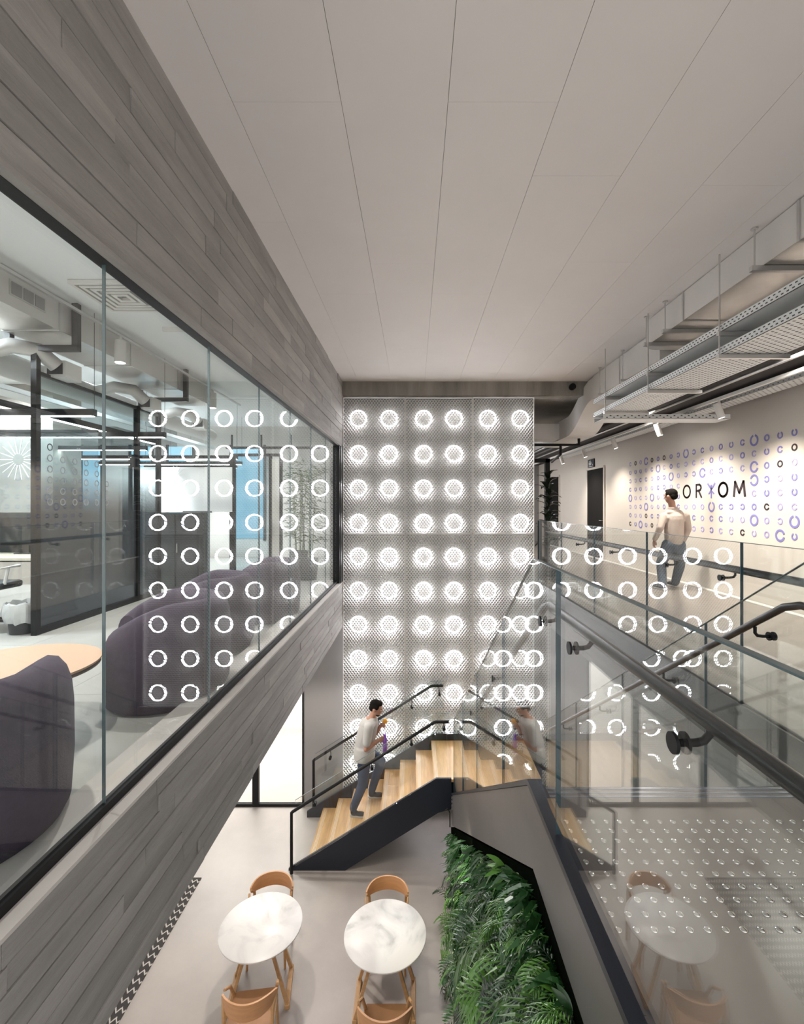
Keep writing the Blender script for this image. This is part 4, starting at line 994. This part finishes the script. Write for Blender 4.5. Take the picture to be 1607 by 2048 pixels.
def hand(mb, w, R, curl, side):     # w wrist; R columns: right (thumb side * side), forward (finger direction), up (back of hand)
    w = Vector(w); q = lambda x, y, z: w+R @ Vector((x*side, y, z))
    mb.ell(q(0, .045, 0), .040, .050, .016, R)
    for k, (x, l) in enumerate(((.030, .072), (.010, .080), (-.010, .074), (-.029, .058))):
        a = q(x, .080, 0); pts = [a]; ang = 0
        for j in range(3):
            ang += curl*(.55, .95, .7)[j]; pts.append(pts[-1]+R @ Vector((0, math.cos(ang), -math.sin(ang)))*l*(.45, .32, .26)[j])
        mb.tube(pts, [.0095, .0092, .0085, .0065], 8); mb.ell(pts[-1], .0066, .0066, .0066, nu=8, nv=6)
    a = q(.030, .022, -.004); b = q(.056, .048, -.016*curl-.004); d = q(.052, .080, -.034*curl-.004)
    mb.tube([a, b, d], [.014, .0115, .008], 8); mb.ell(d, .008, .008, .008, nu=8, nv=6)
def shoe(par, heel, yaw, ln=.285):
    t = T(*heel) @ RZ(yaw)      # local +x is the toe direction
    def tr(mb): mb.v = [tuple(t @ Vector(p)) for p in mb.v]; return mb
    pts = [(-.02, -.034), (.06, -.036), (.16, -.046), (.23, -.040), (.262, -.015), (.262, .015), (.23, .040), (.16, .046), (.06, .036), (-.02, .034), (-.038, 0)]
    s = tr(MB().prism(pts, 'z', .001, .026)).build('shoe_sole', M_sole, par, bevel=.006)
    m = MB(); m.ell((.035, 0, .058), .062, .036, .05); m.ell((.13, 0, .046), .095, .040, .034); m.ell((.205, 0, .038), .055, .039, .026); m.tube([(.02, 0, .05), (.01, 0, .11)], [.040, .042], 12)
    remesh('shoe', tr(m), M_shoe, par, .008, 4)

# ---- man climbing the oak stair (faces +x)
p1 = thing('person', 'person in grey T-shirt and blue jeans climbing the oak stair with a bottle', 'person', (-.85, 7.4, 3*RI))
R1 = frame((1, -.10, -.28), (0.2, 0, 1)); hc = (-.600, 7.40, 2.125)
yn, yf = 7.30, 7.50            # near (right) and far (left) side
body = MB(); head(body, hc, R1)
limb(body, [(-.66, 7.40, 1.98), (-.625, 7.40, 2.07)], [.058, .055])
limb(body, [(-.77, 7.40, 1.42), (-.745, 7.40, 1.65), (-.70, 7.40, 1.88)], [.13, .14, .12])
sh_n, sh_f = (-.70, yn-.075, 1.90), (-.67, yf+.075, 1.90)
el_n, el_f = (-.735, yn-.13, 1.595), (-.62, yf+.13, 1.62)
wr_n, wr_f = (-.545, yn-.02, 1.685), (-.535, yf-.0, 1.805)
limb(body, [sh_n, el_n, wr_n], [.050, .040, .028]); limb(body, [sh_f, el_f, wr_f], [.050, .040, .028])
hip_n, kn_n, an_n = (-.775, yn+.01, 1.38), (-.80, yn, .985), (-.945, yn, .60)
hip_f, kn_f, an_f = (-.75, yf-.01, 1.38), (-.53, yf, 1.235), (-.675, yf, .765)
limb(body, [hip_n, kn_n, an_n], [.075, .05, .036]); limb(body, [hip_f, kn_f, an_f], [.075, .05, .036])
hand(body, wr_n, frame((.8, .35, .15), (-.1, -.9, .1)), 1.25, 1)
hand(body, wr_f, frame((.6, -.5, .55), (0.2, .8, .3)), 1.15, -1)
remesh('body', body, M_skin, p1, .0085, 4)
facial(p1, hc, R1)
hm = MB(); hairdo(hm, hc, R1, .012); remesh('hair', hm, M_hair, p1, .010, 3)
bd = MB(); q = lambda x, y, z: Vector(hc)+R1 @ Vector((x, y, z))
bd.ell(q(0, .052, -.092), .038, .036, .026, R1); bd.ell(q(0, .03, -.078), .056, .05, .026, R1); remesh('beard', bd, M_hair, p1, .009, 3)
te = MB()
limb(te, [(-.785, 7.40, 1.44), (-.77, 7.40, 1.62), (-.72, 7.40, 1.84)], [.162, .158, .150], 1.0)
te.ell((-.69, 7.40, 1.905), .115, .215, .075); te.ell((-.655, 7.40, 1.965), .07, .085, .035)
limb(te, [sh_n, tuple(Vector(sh_n).lerp(Vector(el_n), .72))], [.078, .066]); limb(te, [sh_f, tuple(Vector(sh_f).lerp(Vector(el_f), .72))], [.078, .066])
te.lathe([(.165, 0), (.172, .03), (.168, .12), (.15, .2)], (-.785, 7.40, 1.35), 24, 1, 1.28)
remesh('t_shirt', te, M_tee, p1, .012, 5)
je = MB(); limb(je, [hip_n, kn_n, (an_n[0], an_n[1], an_n[2]+.02)], [.112, .078, .062]); limb(je, [hip_f, kn_f, (an_f[0], an_f[1], an_f[2]+.02)], [.112, .078, .062]); je.ell((-.775, 7.40, 1.39), .145, .165, .12)
remesh('jeans', je, M_jean, p1, .012, 5)
shoe(p1, (-.965, yn, 3*RI), -.12); shoe(p1, (-.705, yf, 4*RI), .02)
bo = thing('water_bottle', 'purple water bottle in the right hand of the stair climber', 'bottle', (-.455, 7.325, 1.44))
MB().lathe([(.030, 0), (.034, .01), (.034, .13), (.030, .15), (.034, .17), (.034, .20), (.020, .235), (.018, .25)], (-.455, 7.315, 1.475), 20).build('flask', M_purple, bo, smooth=True); MB().lathe([(.021, .25), (.021, .285), (.012, .29)], (-.455, 7.315, 1.475), 16).build('cap', M_purple, bo, smooth=True)
tag(MB().ell((-.462, 7.455, 1.895), .040, .040, .038).build('orange_fruit', M_orange, smooth=True), 'orange fruit held up in the left hand of the stair climber', 'fruit')
# ---- man walking along the mural, seen from behind
D2 = 7.75
def Q(u, v, dy=0.): 
    p = P(u, v, D2); return (p.x, p.y+dy, p.z)
base = (P(1345, 1178, D2).x, D2, FL)
p2 = thing('person', 'person in beige sweater and blue jeans walking along the mural wall, seen from behind', 'person', base)
hc2 = Q(1340.5, 992); R2 = frame((-.45, 1, -.05), (0, 0, 1))
body = MB(); head(body, hc2, R2); limb(body, [Q(1345, 1022), Q(1342, 1004)], [.056, .054])
sl, sr = Q(1326, 1033, .0), Q(1370, 1032, .0); ell_, elr = Q(1316, 1055, -.06), Q(1379, 1058, .05); wl, wr = Q(1311, 1080, .05), Q(1374, 1086, .14)
limb(body, [sl, ell_, wl], [.042, .036, .027]); limb(body, [sr, elr, wr], [.042, .036, .027])
limb(body, [Q(1347, 1085), Q(1347, 1048)], [.10, .11])
hl, hr = Q(1337, 1090), Q(1356, 1090); kl, kr = Q(1329, 1128, .12), Q(1362, 1132, .05); al, ar = Q(1319, 1166, -.08), Q(1362, 1167, .18)
limb(body, [hl, kl, al], [.075, .05, .036]); limb(body, [hr, kr, ar], [.075, .05, .036])
hand(body, wl, frame((-.1, .1, -1), (-.9, 0, .1)), .5, -1); hand(body, wr, frame((.05, .2, -1), (.9, 0, .1)), .5, 1)
remesh('body', body, M_skin, p2, .0085, 4); facial(p2, hc2, R2)
hm = MB(); hairdo(hm, hc2, R2, .0); remesh('hair', hm, M_hair, p2, .010, 3)
te = MB(); limb(te, [Q(1347, 1080), Q(1347, 1060), Q(1348, 1038)], [.142, .148, .148]); te.ell(Q(1348, 1036), .185, .11, .07); te.ell(Q(1347, 1025), .145, .09, .06); te.ell(Q(1345, 1017), .085, .075, .04)
limb(te, [sl, ell_, tuple(Vector(ell_).lerp(Vector(wl), .9))], [.066, .056, .044]); limb(te, [sr, elr, tuple(Vector(elr).lerp(Vector(wr), .9))], [.066, .056, .044])
remesh('sweater', te, M_sweat, p2, .012, 5)
je = MB(); limb(je, [hl, kl, al], [.112, .080, .066]); limb(je, [hr, kr, ar], [.112, .080, .066]); je.ell(Q(1346, 1091), .145, .125, .12); remesh('jeans', je, M_jean2, p2, .012, 5)
shoe(p2, (al[0]+.01, al[1]-.02, FL), PI/2+.25); shoe(p2, (ar[0], ar[1]-.02, FL), PI/2+.1)
